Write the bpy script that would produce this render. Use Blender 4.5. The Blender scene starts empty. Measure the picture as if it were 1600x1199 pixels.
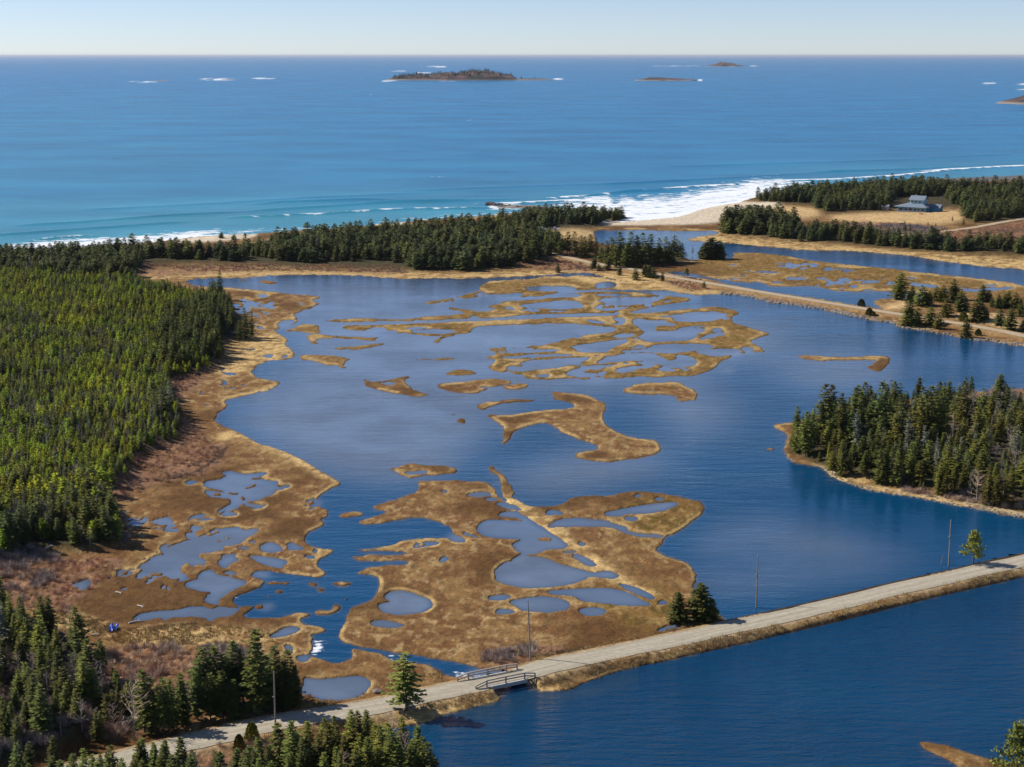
import bpy, bmesh, math, random
import numpy as np
from mathutils import Vector, Matrix

random.seed(7)
RNG = np.random.default_rng(11)
R = math.radians
SC = bpy.context.scene
COL = SC.collection

# ------------------------------------------------------------------ camera
CAM_H, FPX, HORIZON = 100.0, 2500.0, 86.5
PITCH = math.atan((599.5 - HORIZON) / FPX)
cd = bpy.data.cameras.new('camera'); cam = bpy.data.objects.new('camera', cd); COL.objects.link(cam)
cam.location = (0, 0, CAM_H); cam.rotation_euler = (math.pi / 2 - PITCH, 0, 0)
cd.sensor_width = 36.0; cd.lens = 36.0 * FPX / 1600.0; cd.clip_start = 1.0; cd.clip_end = 400000.0
SC.camera = cam
SP, CP = math.sin(PITCH), math.cos(PITCH)

def unproj(u, v, z=0.0):
    """photo measurement -> point on the level z (plain surveying of the ground plane)"""
    a = (np.asarray(u, float) - 800.0) / FPX; b = (np.asarray(v, float) - 599.5) / FPX
    dy = CP - b * SP; dz = -SP - b * CP
    t = (CAM_H - z) / (-dz)
    return a * t, dy * t

def proj(x, y, z):
    d = y * CP - (z - CAM_H) * SP
    up = y * SP + (z - CAM_H) * CP
    return 800 + FPX * x / d, 599.5 - FPX * up / d

# ------------------------------------------------------------------ survey data: outlines of water (W) and land (L)
TILES = {  # origin and scale of each survey sheet
 'P': (0, 0, 1.0), 'A': (680, 410, 6.667), 'B': (880, 410, 6.667), 'C': (1040, 420, 6.667), 'D': (460, 410, 6.667),
 'E': (540, 540, 5.0), 'F': (820, 540, 5.0), 'G': (680, 700, 5.0), 'H': (880, 720, 5.0), 'I': (680, 860, 5.0),
 'J': (900, 860, 5.0), 'K': (380, 880, 5.0), 'T': (380, 700, 5.0), 'Q': (80, 700, 5.0), 'R': (80, 880, 5.0),
 'U': (280, 600, 5.0), 'V': (200, 400, 5.0), 'M': (1080, 320, 6.154), 'N': (1340, 340, 6.0), 'O': (1100, 250, 3.2),
 'X': (820, 300, 5.0), 'Y': (1180, 560, 3.81)}
def tile(t, s):
    x0, y0, k = TILES[t]
    v = [float(q) for q in s.replace(';', ' ').replace(',', ' ').split()]
    return np.array([(x0 + v[i] / k, y0 + v[i + 1] / k) for i in range(0, len(v), 2)])

SEA = 'P', '-900,-50;2700,-50;2700,255;1700,266;1600,274;1487,278;1445,282;1431,285;1319,290;1250,297;1190,306;1167,312;1150,318;1140,318;1100,326;1080,333;1060,339;1020,343;990,345;960,347;975,343;984,341;975,337;950,331;900,327;860,330;840,326;816,331;780,336;700,341;640,346;600,350;560,354;500,358;440,362;398,365;360,367;300,370;280,373.6;240,378;200,381;120,386;84,389;60,391;0,394;-900,415'
LAGOON = 'P', '288,440;304,436;360,435;386,434;416,431.6;460,429.5;520,430;580,431.7;595,434;625,435.8;700,434.7;725,435.5;747,434.7;785,433;830,431;867,429.5;920,425;928,430;1050,455;1060,458.7;1078,459.5;1090,461;1121,459.7;1137,459.7;1170,463.5;1190,468.7;1205,473;1232,476;1265,480;1283,484;1307,489;1340,496;1370,501.7;1393,504;1407,511.7;1423,514;1457,519;1487,525;1507,530;1532,532.5;1573,537.5;1600,541;1700,556;1900,590;1900,600;1660,604;1560,610;1500,614;1430,622;1360,632;1290,645;1243,660;1214,662;1207.5,666;1217,673;1232,678;1226,700;1226,712;1240,723;1267,728;1285,731;1300,746;1348,765;1390,771;1442,780;1482,788;1521,794;1561,803;1600,809;1700,828;1900,850;1900,870;1700,868;1600,884;1547,893;1524,896;1489,897;1453,905;1420,916;1300,944;1220,962;1160,972;1120,978;1060,990;800,1056;790,1060;716,1060;700,1057;686,1048;670,1038;648,1037;616,1033;602,1027;596,1022;560,1015;550,1013;552,1028;540,1034;520,1037;500,1029;484,1025;489,1012;485,1004;491,998;486,992;510,988;511,983;492,978;476,977;466,968;488,962;480,959;466,957;450,963;416,967;384,966;382,961;392,945;374,950;368,944;363,940;368,933;380,928;400,921;408,918;416,909;395,899;396,892;420,892;434,895;480,901;496,904;512,898;500,888;495,883;500,874;510,868;521,862;518,858;496,857;482,852;476,842;482,831;504,824;506,818;500,812;512,809;516,798;502,794;494,785;500,776;516,764;535,758;520,746;500,736;470,717;446,706;432,700;424,699;402,692;380,679;360,669;348,665;336,658;338,648;350,641;356,635;350,625;380,619;416,611;434,604;439,597;420,594;402,591;392,581;400,574;414,566;430,563;456,561;462,554;456,546;446,540;451,530;436,522;428,515;448,511;468,504;462,498;460,491;480,484;500,475;498,472;484,470;506,464;480,462;440,458;400,453;360,450;304,447'
POND = 'P', '2000,840;1700,882;1600,901;1573,907;1527,917;1460,932;1440,937;1220,990;1160,1006;1100,1018;1040,1032;980,1046;940,1058;910,1069;890,1078;860,1081;840,1080;828,1076;818,1070;800,1076;770,1079;778,1082;786,1089;776,1096;749,1103;699,1116;676,1126;660,1132;614,1136;592,1146;575,1149;600,1165;640,1185;690,1215;720,1300;720,1500;2400,1500'
RIVER = 'P', '928,362;932,360;1020,360;1060,362;1114,361;1125,364;1118,367;1100,369;1066,376;1100,377;1129,378.5;1177,384;1226,388;1249,390.7;1291,391.5;1340,393;1407,398;1465,407;1507,413;1540,417;1582,420;1600,422;1700,432;1900,460;1900,490;1700,462;1600,447;1573,440;1507,433;1457,428;1407,422;1340,415;1275,408.6;1226,399.6;1194,395.6;1171,394.7;1145,394.7;1148,399.6;1142,404.5;1129,405;1080,406;1070,404;1060,392;1000,385;950,383;932,380'
CHAN2 = 'P', '1040,424.5;1070,424;1079,428;1130,438;1175,443;1184,440;1199,447;1235,448.5;1257,446.7;1291,451;1307,455;1340,456;1393,455;1423,457;1450,462;1440,470;1415,468;1393,466;1373,468;1362,473;1383,483;1370,482;1357,479;1340,477;1307,473;1275,466;1242,462;1194,455;1145,446;1112,438;1080,433;1045,428'
MID = 'A', '440,265;560,195;700,187;1000,172;1150,148;1340,150;1600,130;2463,300;2533,345;2703,390;2533,420;2233,465;1983,525;2133,540;2433,510;2733,475;2900,467;3030,477;3200,527;3100,557;3080,597;3120,647;3300,687;3430,727;3490,757;3400,782;3280,817;3300,837;3380,882;3450,927;3420,937;3180,937;3100,977;2960,1037;2940,1087;2850,1132;2720,1182;2400,1190;2133,1190;1866,1207;1600,1220;1333,1205;1226,1220;1066,1220;933,1207;910,1160;870,1165;620,1140;555,1100;600,1050;650,1010;480,1000;640,965;600,925;540,905;640,890;900,890;1010,872;1100,872;1290,828;1500,772;1600,760;1813,740;1893,710;1893,680;1733,665;1600,655;1400,635;1100,640;800,650;560,660;400,680;350,745;280,740;150,770;40,805;60,840;0,838;-37,835;30,795;80,765;-37,772;-267,748;-367,735;-517,738;-637,718;-687,695;-767,715;-907,705;-992,685;-927,655;-827,655;-707,662;-567,650;-267,640;-17,635;200,620;500,612;800,598;1100,588;1300,578;1600,567;1973,550;1933,530;1450,533;1060,540;850,550;780,570;600,580;300,587;0,600;-167,608;-567,611;-867,624;-1067,625;-1187,606;-967,592;-847,585;-567,594;-267,594;-87,566;30,560;160,556;240,540;340,528;200,503;60,465;160,468;370,508;590,515;645,480;530,465;660,430;720,410;900,395;1050,375;1000,345;870,372;850,385;950,325;800,325;560,330;480,350;390,370;200,400;0,428;-157,432;0,398;200,373;350,328;480,290'
SOUTH = 'P', '1084,918;1089,900;1080,882;1064,876;1044,871;1028,863;1025,858;1036,850;1037,840;1050,836;1064,831;1080,816;1096,806;1100,796;1099,784;1080,780;1050,774;1010,768;968,768.6;960,775;942,774;914,775;888,779;882,787;860,792;828,792;816,784;802,779;803,768;794,754;789,742;774,736;771,729.6;766,728;762,732;768,738;781,748;782,766;788,778;793,786;786,784;778,772;770,760;762,752;680,751;668,751.6;654,751;654,762;650,768;630,777;600,786;582,793;590,797;610,800;580,808;556,816;570,820;600,818;638,809;666,810;692,818;704,826;708,832;702,838;700,841;628,843;616,851;592,857;556,860;560,862;634,862;636,868;570,868;548,870;562,876;592,877;640,876;640,883;590,884;570,890;552,897;592,899;593,910;588,930;580,938;564,945;548,950;543,960;538,974;529,986;526,996;536,1004;560,1010;600,1017;640,1023;680,1030;720,1037;746,1043;754,1047;775,1049;815,1066;840,1070;1000,1030;1130,985;1135,967;1110,955;1088,930'
# (kind, sheet, points);  W water, L land, S speckled shallow water
OUT = [
 ('W',) + LAGOON, ('W',) + POND, ('W',) + RIVER, ('W',) + CHAN2, ('L',) + MID, ('L',) + SOUTH,
 ('W', 'P', '716,1058;740,1046;756,1045;790,1050;815,1062;819,1072;800,1078;772,1081;758,1074;730,1064'),
 # middle marsh pools
 ('W','A','920,270;980,255;1150,245;1400,252;1475,270;1440,300;1360,312;1250,302;1000,300'),
 ('W','B','130,290;400,283;850,290;1130,300;1200,325;1400,345;1400,400;1350,380;1150,352;1060,350;900,332;700,312;400,308;150,312;-50,318;-60,295'),
 ('W','A','780,397;1000,360;1280,320;1430,303;1600,298;1600,314;1440,320;1300,335;1500,328;1545,345;1440,368;1200,373;1050,388;900,403'),
 ('W','A','850,455;1000,425;1200,405;1430,393;1500,410;1558,465;1530,482;1300,489;1000,482'),
 ('W','A','720,475;750,460;820,478;830,494;740,492'), ('W','A','1120,517;1160,498;1380,503;1360,517;1180,524'),
 ('W','B','350,395;420,375;600,362;900,362;1000,385;1060,372;1000,400;880,430;700,450;560,458;430,430'),
 ('W','B','310,340;400,328;730,333;720,352;500,353;360,354'), ('W','B','350,490;560,465;700,455;640,487;560,508;380,503'),
 ('W','B','200,390;290,383;280,398'), ('W','B','250,430;310,423;320,442;270,442'), ('W','B','920,360;1070,360;1040,387;960,380'),
 ('W','B','1010,417;1090,396;1150,402;1100,420'), ('W','B','340,235;370,210;520,205;560,240;530,265;350,275'),
 ('W','B','215,600;300,595;460,622;430,648;300,634'), ('W','B','510,585;560,573;650,588;640,652;540,658;500,642;600,625;530,600'),
 ('W','B','480,772;600,745;720,733;748,750;700,788;560,794'),
 ('W','B','40,880;300,840;560,803;690,803;660,840;540,885;490,900;500,925;420,947;200,943;130,920;140,905'),
 ('W','B','960,570;1180,545;1350,515;1530,513;1660,522;1722,547;1670,587;1500,617;1300,624;1180,620;1130,597;1150,577;1050,582'),
 ('W','B','705,592;790,580;870,605;1000,612;1050,590;1080,630;1180,630;1170,662;1050,668;960,656;990,675;930,710;1100,715;1220,700;1340,688;1480,693;1470,727;1400,747;1390,782;1310,818;1100,828;840,828;800,790;820,745;870,715;800,700;740,650'),
 ('W','B','1180,692;1300,665;1490,658;1490,677;1240,697'), ('W','C','330,737;420,690;560,658;632,665;590,702;500,722;400,742'),
 ('W','C','470,625;560,616;600,640;540,667;470,652'),
 ('W','B','670,907;800,848;880,880;900,858;1300,846;1520,853;1600,880;1480,907;1300,932;1100,957;940,942;580,942;620,913;900,912;850,895'),
 ('W','C','290,860;400,838;600,833;760,838;785,870;740,902;660,912;500,917;380,897'), ('W','C','780,813;880,817;905,850;800,874'),
 ('W','B','340,1050;450,985;600,950;780,943;950,950;1000,980;1160,1010;1200,1000;1150,958;1260,963;1372,1000;1402,1045;1372,1077;1230,1097;1340,1115;1280,1138;1200,1100;1030,1103;1040,1070;980,1063;900,1102;780,1108;740,1133;600,1163;535,1140;560,1115;700,1085;860,1072;740,1050;860,1027;700,1027;500,1042;380,1062'),
 ('W','B','980,1105;1060,1088;1200,1130;1100,1143;1010,1132'), ('W','B','210,1090;280,1073;450,1068;580,1053;540,1082;400,1107;340,1123;240,1112'),
 ('W','B','0,1165;90,1120;160,1103;200,1150;320,1155;460,1163;350,1193;100,1198'),
 ('W','A','860,1055;1000,1018;1300,998;1599,988;1625,1002;1500,1052;1200,1112;960,1132;900,1152;750,1112;760,1083;940,1080'),
 ('W','A','840,975;940,958;1440,952;1430,982;1000,993;880,1003;800,1006;650,993;700,980'),
 ('W','A','600,930;850,922;1230,902;1325,918;1200,937;900,947;700,948'),
 ('W','A','-250,715;-200,700;0,696;190,703;228,725;120,745;-100,745;-220,732'),
 ('W','D','780,683;930,678;960,710;1080,718;1060,738;960,733;850,728'), ('W','D','1130,697;1250,673;1420,678;1300,692;1180,699'),
 ('W','F','80,235;190,223;200,245;100,250'), ('W','A','380,337;480,318;490,347;400,347'),
 ('L','B','1040,1000;1100,990;1160,1010;1100,1025'), ('L','B','840,870;900,865;920,885;860,890'),
 # islets in the lagoon
 ('L','V','1250,580;1330,545;1400,528;1480,538;1500,560;1480,577;1525,602;1400,604;1300,588;1230,592'),
 ('L','D','115,762;180,753;330,757;420,768;600,777;900,782;840,802;850,825;700,812;640,803;420,788;240,797;215,830;280,853;200,853;155,820'),
 ('L','D','390,893;600,880;880,845;960,847;820,888;640,909;450,914'),
 ('L','D','70,962;200,962;400,972;520,992;585,1010;500,1050;560,1107;480,1103;440,1072;340,1074;260,1043;150,1022;50,1020'),
 ('L','D','1200,1018;1400,1010;1600,1000;1700,1003;1600,1018;1400,1022'),
 ('L','E','150,255;170,275;240,290;350,265;480,238;530,245;450,265;490,320;540,355;620,375;665,388;560,400;400,382;250,347;155,317;145,290'), ('W','E','250,290;360,283;410,300;330,317'),
 ('L','E','705,320;740,293;900,288;1100,258;1200,263;1325,290;1230,312;1130,328;1060,362;980,378;880,373;780,353'),
 ('W','E','1050,325;1150,318;1160,328;1060,338'),
 ('L','E','1225,320;1300,303;1420,298;1443,325;1330,352;1250,342'), ('L','E','770,225;830,198;920,188;1000,203;1025,225;930,234;800,234'),
 ('L','E','1018,475;1060,448;1220,427;1400,422;1540,428;1400,443;1230,449;1130,478;1060,517'), ('L','E','870,575;920,566;947,590;920,612;880,602'),
 ('L','E','815,538;865,535;845,553'),
 ('L','E','1085,538;1250,546;1500,513;1599,498;1740,493;1790,480;1780,455;1700,435;1588,414;1640,405;1590,357;1760,373;1900,393;2000,433;2042,480;2003,560;2028,620;2130,680;2240,723;2435,743;2465,790;2458,842;2350,872;2200,892;2090,912;1930,907;1830,882;1775,860;1830,833;2000,808;1940,768;1820,733;1720,688;1600,618;1540,603;1420,633;1320,665;1292,710;1270,752;1195,773;1238,740;1222,690;1238,640;1170,590'),
 ('L','F','735,360;830,318;900,298;1050,292;1212,285;1242,320;1342,355;1360,420;1280,438;1187,434;1200,397;1100,382;880,383'), ('W','F','940,350;1010,338;1000,357'), ('W','F','1070,330;1110,332;1090,342'),
 ('L','E','335,965;430,943;510,916;560,933;700,936;860,953;890,995;760,1012;620,1018;560,1032;480,1037;420,1012;388,985'), ('W','E','440,985;640,973;642,1002;500,1013'),
 ('L','O','430,983;560,978;700,988;860,980;938,987;928,1010;902,1047;860,1063;808,1037;850,1015;880,1003;800,1000;700,1006;560,1004'),
 ('L','P','1194,702;1208,700;1212,703;1200,705'),
 # southern marsh pools
 ('S','G','100,690;130,670;240,658;300,680;372,710;260,737;160,740;88,715'),
 ('S','T','1268,743;1340,748;1542,728;1530,757;1400,777;1340,797;1300,772'), ('W','T','1540,333;1600,333;1600,352;1560,352'),
 ('W','G','238,360;340,343;452,360;410,382;260,384'), ('W','G','375,402;440,386;505,405;450,420'), ('W','G','462,435;560,428;640,458;692,497;600,488;540,467'),
 ('W','G','488,520;540,503;650,503;722,540;792,600;890,650;960,700;1020,740;1045,780;960,792;870,792;800,832;700,832;640,812;598,770;620,745;690,715;560,707;420,697;350,672;323,630;340,590;400,563;550,568;690,574;660,553;620,542;500,542'),
 ('L','G','775,717;830,698;900,698;915,725;860,732'),
 ('W','G','680,820;690,838;850,853;960,908;1100,938;1240,985;1300,963;1370,953;1443,1010;1400,1027;1250,1012;1200,1012;1050,1072;900,1092;700,1097;560,1072;465,1037;468,970;500,930;600,870;660,850'),
 ('W','G','868,490;960,490;1022,515;930,527;873,527'),
 ('W','H','0,453;100,448;350,466;420,500;500,520;512,555;600,575;740,573;795,588;770,607;640,604;520,582;450,552;400,527;250,514;0,520;-125,522;-90,480'),
 ('W','H','322,405;450,383;650,343;800,323;887,323;898,345;800,392;700,412;560,414;480,417;470,437;340,432'), ('W','H','468,440;540,433;614,455;540,477;480,462'),
 ('W','H','540,270;600,263;622,280;560,290'), ('W','H','700,295;790,290;782,310;720,312'), ('W','H','98,647;150,633;192,645;182,667;130,667'),
 ('W','H','0,705;60,696;108,712;60,727;10,724'), ('W','H','48,735;120,723;284,815;240,832;160,807'),
 ('W','I','408,370;470,346;560,350;604,372;540,390;430,390'), ('W','I','577,410;640,383;800,363;960,368;1022,395;1073,440;1000,477;850,487;700,477;618,440'),
 ('W','I','466,480;520,456;600,468;648,490;580,505;500,507'), ('W','I','1106,465;1180,446;1280,453;1364,480;1300,510;1180,515'),
 ('W','J','0,303;230,291;400,323;500,373;604,427;560,439;340,432;180,417;60,402;0,367;-60,350;-220,342;-230,320;-100,308'),
 ('W','J','317,265;400,266;520,313;644,382;560,377;430,327'), ('W','J','638,400;690,390;718,420;650,432'), ('W','J','636,627;700,600;800,568;862,580;800,612;650,642'),
 ('W','K','1037,330;1080,315;1158,305;1110,285;1098,260;1150,223;1240,210;1320,233;1430,263;1483,320;1440,372;1350,402;1200,407;1080,387'),
 ('W','K','982,465;1040,448;1140,450;1284,482;1220,507;1120,510;1010,492'), ('S','P','680,872;700,870;704,874;690,880'),
 # creek islets
 ('L','K','500,153;560,153;592,180;530,192'), ('L','K','568,188;644,205;632,227;590,222'), ('L','K','688,155;760,143;849,155;842,177;700,172'),
 ('L','K','248,213;300,208;312,235;260,242'), ('L','K','538,380;600,363;650,378;700,360;698,323;768,330;752,370;690,402;570,407'),
 ('L','K','88,330;150,323;155,355;93,367'), ('L','K','166,152;362,143;352,167;200,172'), ('L','K','163,267;212,256;190,282'),
 ('L','T','736,532;830,498;900,498;964,515;900,537;830,547;760,547'),
 ('L','R','1500,400;1565,320;1590,335;1550,390'),
 # western marsh pools
 ('W','R','115,187;200,148;250,128;314,128;304,190;270,217;210,217;200,187'),
 ('S','Q','515,553;560,602;700,617;790,600;800,642;900,627;1060,642;1130,650;1000,668;945,685;1020,705;1120,713;980,738;848,768;873,825;760,878;688,913;700,930;600,953;507,958;518,1000;538,1037;640,1020;642,1062;600,1092;500,1095;620,1122;760,1083;833,1088;790,1122;850,1152;922,1152;942,1100;900,1060;1000,1048;1093,1025;1040,1000;1092,980;1038,930;1080,908;1150,945;1212,930;1232,890;1168,845;1178,823;1300,825;1350,788;1500,738;1590,688;1684,640;1600,623;1460,618;1300,637;1150,617;1055,590;1100,553;1000,548;900,560;934,528;700,543'),
 ('W','Q','870,790;1000,745;1150,710;1350,650;1600,630;1640,640;1500,725;1330,780;1280,815;1160,820;1150,850;1210,890;1130,925;1060,890;1000,960;1040,1010;940,1030;880,990;820,960;720,930;880,850'),
 ('W','Q','1036,1080;1070,1048;1150,1028;1148,990;1230,938;1284,988;1400,1008;1500,1033;1526,1060;1430,1112;1350,1162;1312,1199;1322,1222;1270,1233;1186,1190;1262,1130;1200,1122;1100,1107'),
 ('L','Q','1280,730;1310,720;1350,735;1300,745'), ('L','Q','1360,700;1400,695;1400,712;1370,712'),
 ('W','R','635,452;690,403;800,378;900,373;1080,348;1170,336;1240,368;1300,343;1440,348;1475,360;1400,412;1230,437;1150,422;1000,422;820,432;700,452'),
 ('S','Q','397,1000;460,988;484,1015;450,1033'), ('L','Q','745,985;870,973;862,1002;780,1012'), ('L','Q','600,960;700,943;722,965;640,987'),
 ('W','Q','1298,900;1340,870;1318,845;1452,823;1442,855;1474,875;1380,912;1404,942;1350,942'), ('W','Q','1348,970;1400,958;1454,980;1442,1002;1370,992'),
 ('W','T','25,843;80,838;200,853;333,878;344,910;290,942;230,937;130,902'), ('W','T','116,772;170,743;240,738;334,795;240,822;150,812'), ('W','T','43,730;100,718;105,747;60,747'),
 ('W','T','466,852;530,833;584,870;500,867'), ('W','T','538,795;594,793;572,832'), ('W','T','456,450;500,445;504,462'),
 ('W','K','196,572;340,493;430,498;464,520;380,562;220,592'), ('S','K','268,640;370,638;394,690;372,722'), ('W','K','408,732;544,718;504,777;440,772'),
 ('W','K','468,890;560,912;700,902;920,878;992,920;1004,960;950,1022;850,1062;700,1082;560,1052;426,1010;478,960'), ('W','K','-10,128;22,138;24,167;-5,172'),
 ('W','U','192,777;230,758;340,738;380,715;328,690;410,678;470,703;530,708;694,688;682,712;560,740;640,743;700,758;794,763;762,790;770,817;830,793;889,800;800,832;742,822;758,860;680,882;620,912;508,922;470,945;460,972;340,1002;281,1017;400,940;404,900;250,887;196,850;208,833;330,850;370,852;330,832;206,812'),
 ('L','U','540,742;600,728;640,738;570,750'), ('L','U','500,822;600,778;614,785;545,825'), ('L','U','255,860;330,858;350,880;270,880'), ('L','U','370,850;480,845;460,868;390,865'), ('L','U','475,900;500,872;525,890;500,920'), ('L','U','690,700;800,730;780,760;660,745'),
 ('W','U','36,777;90,753;154,765;130,782;60,784'), ('W','U','316,1020;380,998;464,1010;440,1032;350,1032'), ('W','U','488,947;560,938;644,948;560,962'),
 ('W','U','72,1047;120,1023;204,1013;190,1037;100,1057'), ('W','U','128,1062;200,1050;294,1060;160,1070'),
 ('S','V','766,345;880,338;960,333;972,360;1010,370;1100,358;1150,363;1204,370;1160,402;1120,432;1090,472;1000,488;980,462;860,452;830,432;786,400'),
 ('W','V','656,290;720,283;754,300;720,312'), ('W','V','998,311;1050,301;1114,318;1050,327'), ('W','V','1166,532;1220,503;1304,503;1314,525;1230,552;1180,552'),
 ('W','V','1003,555;1070,558;1084,570;1010,577'), ('W','V','1056,777;1150,763;1130,798;1080,798'), ('S','V','716,905;850,918;842,937;770,932'), ('W','V','878,1010;922,1003;912,1024'), ('W','V','748,1031;794,1020;770,1037'),
 ('W','V','1318,376;1384,370;1372,387'), ('L','V','830,183;900,190;960,185;900,200'), ('L','V','1000,198;1100,190;1184,215;1130,224;1060,214'), ('L','V','1198,232;1292,226;1282,238'),
 # pools on the river marsh
 ('S','M','738,570;900,558;1080,563;1230,568;1222,602;1100,622;900,617;828,590'), ('W','M','566,650;650,638;884,650;860,664;640,657'), ('S','M','1208,620;1444,593;1432,622;1300,642'),
 ('W','M','736,746;800,733;904,750;860,762'), ('W','M','856,716;970,695;1134,705;1080,727'), ('W','M','898,746;1034,746;1020,762'), ('W','M','1188,706;1300,698;1312,717;1220,722'),
 ('S','M','1236,735;1330,708;1500,708;1564,735;1450,777;1340,762'), ('W','M','1508,776;1599,768;1599,797;1530,797'),
 ('W','N','38,585;200,592;213,610;80,617'), ('S','N','228,602;370,598;362,632;240,632'), ('W','N','488,610;600,622;774,640;720,662;500,642'), ('W','N','956,682;1100,668;1484,650;1460,672;1050,703'), ('S','N','1200,625;1320,623;1300,652;1200,652'),
 ('L','P','1090,400;1100,395;1125,395;1135,402;1130,408;1100,409'),
 # bottom right spit and bank
 ('L','P','1434,1159;1476,1164;1504,1173;1545,1187;1590,1196;1700,1190;1800,1300;1560,1300;1497,1200;1483,1189;1442,1170'),
]

ROAD1 = [(-160,1290),(-40,1250),(40,1225),(115,1205),(205,1183),(300,1160),(350,1148),(422,1131),(500,1119),(600,1102),(690,1082),(735,1072),(776,1062.5),(818,1053),(860,1041),(900,1031),(1000,1012),(1100,990),(1220,964),(1300,946),(1420,916),(1500,899),(1600,875),(1700,856),(1900,826)]
ROAD2 = [(838,390),(856,394),(880,401),(920,410),(960,417),(990,421),(1040,431),(1080,438),(1140,448),(1194,457.5),(1242,465),(1291,473),(1340,481),(1412,492),(1482,503),(1523,509.5),(1573,519),(1600,525),(1680,540),(1800,570)]
ROAD3 = [(1404,368),(1440,365.5),(1516,357),(1558,348.6),(1600,341.6),(1700,325)]
ZR1, ZR2, ZR3 = 0.95, 1.1, 1.0
# ------------------------------------------------------------------ numeric helpers
def sstep(a, b, x):
    t = np.clip((x - a) / (b - a), 0, 1); return t * t * (3 - 2 * t)
def vnoise(x, y, seed=0):
    xf = np.floor(x); yf = np.floor(y); xi = xf.astype(np.int32).view(np.uint32); yi = yf.astype(np.int32).view(np.uint32)
    fx = x - xf; fy = y - yf; fx = fx * fx * (3 - 2 * fx); fy = fy * fy * (3 - 2 * fy)
    def h(a, b):
        n = a * np.uint32(374761393) + b * np.uint32(668265263) + np.uint32(seed * 144665)
        n = (n ^ (n >> np.uint32(13))) * np.uint32(1274126177)
        return ((n ^ (n >> np.uint32(16))) & np.uint32(0xFFFF)).astype(np.float32) * np.float32(1 / 65535.0)
    o = np.uint32(1); a = h(xi, yi); b = h(xi + o, yi); c = h(xi, yi + o); d = h(xi + o, yi + o)
    return a + (b - a) * fx + (c - a) * fy + (a - b - c + d) * fx * fy
def fbm(x, y, oct=4, seed=0):
    s = 0; w = 0; a = 1.0
    for i in range(oct):
        s = s + a * vnoise(x * 2 ** i + 17.3 * i, y * 2 ** i - 9.1 * i, seed + i * 7); w += a; a *= .55
    return s / w
def chaikin(p, n=2):
    for _ in range(n):
        q = np.roll(p, -1, 0); p = np.stack([.78 * p + .22 * q, .22 * p + .78 * q], 1).reshape(-1, 2)
    return p
def blur(a, sx, sy=None):
    sy = sx if sy is None else sy
    def k1(a, s, ax):
        r = max(1, int(3 * s + .5)); w = np.exp(-.5 * (np.arange(-r, r + 1) / s) ** 2); w /= w.sum()
        if r > 12:   # three box passes are enough for wide blurs
            m = max(1, int(s * 1.0)); 
            for _ in range(3):
                pad = [(0, 0), (0, 0)]; pad[ax] = (m + 1, m); c = np.cumsum(np.pad(a, pad, mode='edge'), ax)
                n = a.shape[ax]; hi = np.take(c, range(2 * m + 1, 2 * m + 1 + n), ax); lo = np.take(c, range(0, n), ax); a = (hi - lo) / (2 * m + 1)
            return a
        pad = [(0, 0), (0, 0)]; pad[ax] = (r, r); b = np.pad(a, pad, mode='edge'); o = np.zeros_like(a)
        for i, wi in enumerate(w):
            sl = [slice(None), slice(None)]; sl[ax] = slice(i, i + a.shape[ax]); o += wi * b[tuple(sl)]
        return o
    return k1(k1(a, sx, 1), sy, 0)
RX0, RY0, RDX, RDY = -300.0, 250.0, 1.0, 0.8
RW, RH = 2200, 1330
def fill(dst, poly, val):
    """scanline fill of a survey outline into the survey raster"""
    px = (poly[:, 0] - RX0) / RDX; py = (poly[:, 1] - RY0) / RDY
    qx = np.roll(px, -1); qy = np.roll(py, -1)
    for r in range(max(0, int(py.min())), min(RH - 1, int(py.max()) + 1) + 1):
        c = (py <= r) != (qy <= r)
        if not c.any(): continue
        xs = np.sort(px[c] + (r - py[c]) * (qx[c] - px[c]) / (qy[c] - py[c]))
        for i in range(0, len(xs) - 1, 2):
            a, b = int(math.ceil(xs[i])), int(math.floor(xs[i + 1]))
            if b >= 0 and a < RW: dst[r, max(a, 0):min(b, RW - 1) + 1] = val
RU, RV = np.meshgrid(RX0 + RDX * np.arange(RW), RY0 + RDY * np.arange(RH))
RGX, RGY = unproj(RU, RV)
RGX = RGX.astype(np.float32); RGY = RGY.astype(np.float32)

land = np.ones((RH, RW), np.float32); calm = np.zeros((RH, RW), np.float32); speck = np.zeros((RH, RW), np.float32)
for i, (k, t, s) in enumerate(OUT):
    pts = chaikin(tile(t, s), 2)
    fill(land, pts, 1.0 if k == 'L' else 0.0)
    fill(speck, pts, 1.0 if k == 'S' else 0.0)
    if k != 'L': fill(calm, pts, 0.0 if i < 4 else 1.0)
# broken, tussocky shallows
sn = fbm(RGX / 2.2, RGY / 4.5, 3, 5)
land = np.where((speck > .5) & (sn > .53), 1.0, land)
midz = np.zeros((RH, RW), np.float32); fill(midz, tile('P', '700,455;900,440;1100,470;1210,520;1120,600;780,600;760,500;560,500;560,480'), 1.0)
mn = fbm(RGX / 7, RGY / 13, 4, 15); land = np.where((midz > .5) & (mn > .72), 0.0, land); calm = np.where((midz > .5) & (mn > .72), 1.0, calm)
pn = fbm(RGX / 4.5, RGY / 6, 3, 19); marshz = np.zeros((RH, RW), np.float32); fill(marshz, tile('P', '380,780;520,770;520,900;380,1000;200,960;240,820'), 1.0); fill(marshz, tile('P', '280,500;460,470;500,470;450,560;320,640'), 1.0); fill(marshz, tile('P', '1080,410;1340,420;1600,460;1420,460;1150,440'), 1.0)
land = np.where((marshz > .5) & (pn > .74), 0.0, land); calm = np.where((marshz > .5) & (pn > .74), 1.0, calm)
seam = np.zeros((RH, RW), np.float32); fill(seam, chaikin(tile(*SEA), 2), 1.0)
land = np.where(seam > .5, 0.0, land)
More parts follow.
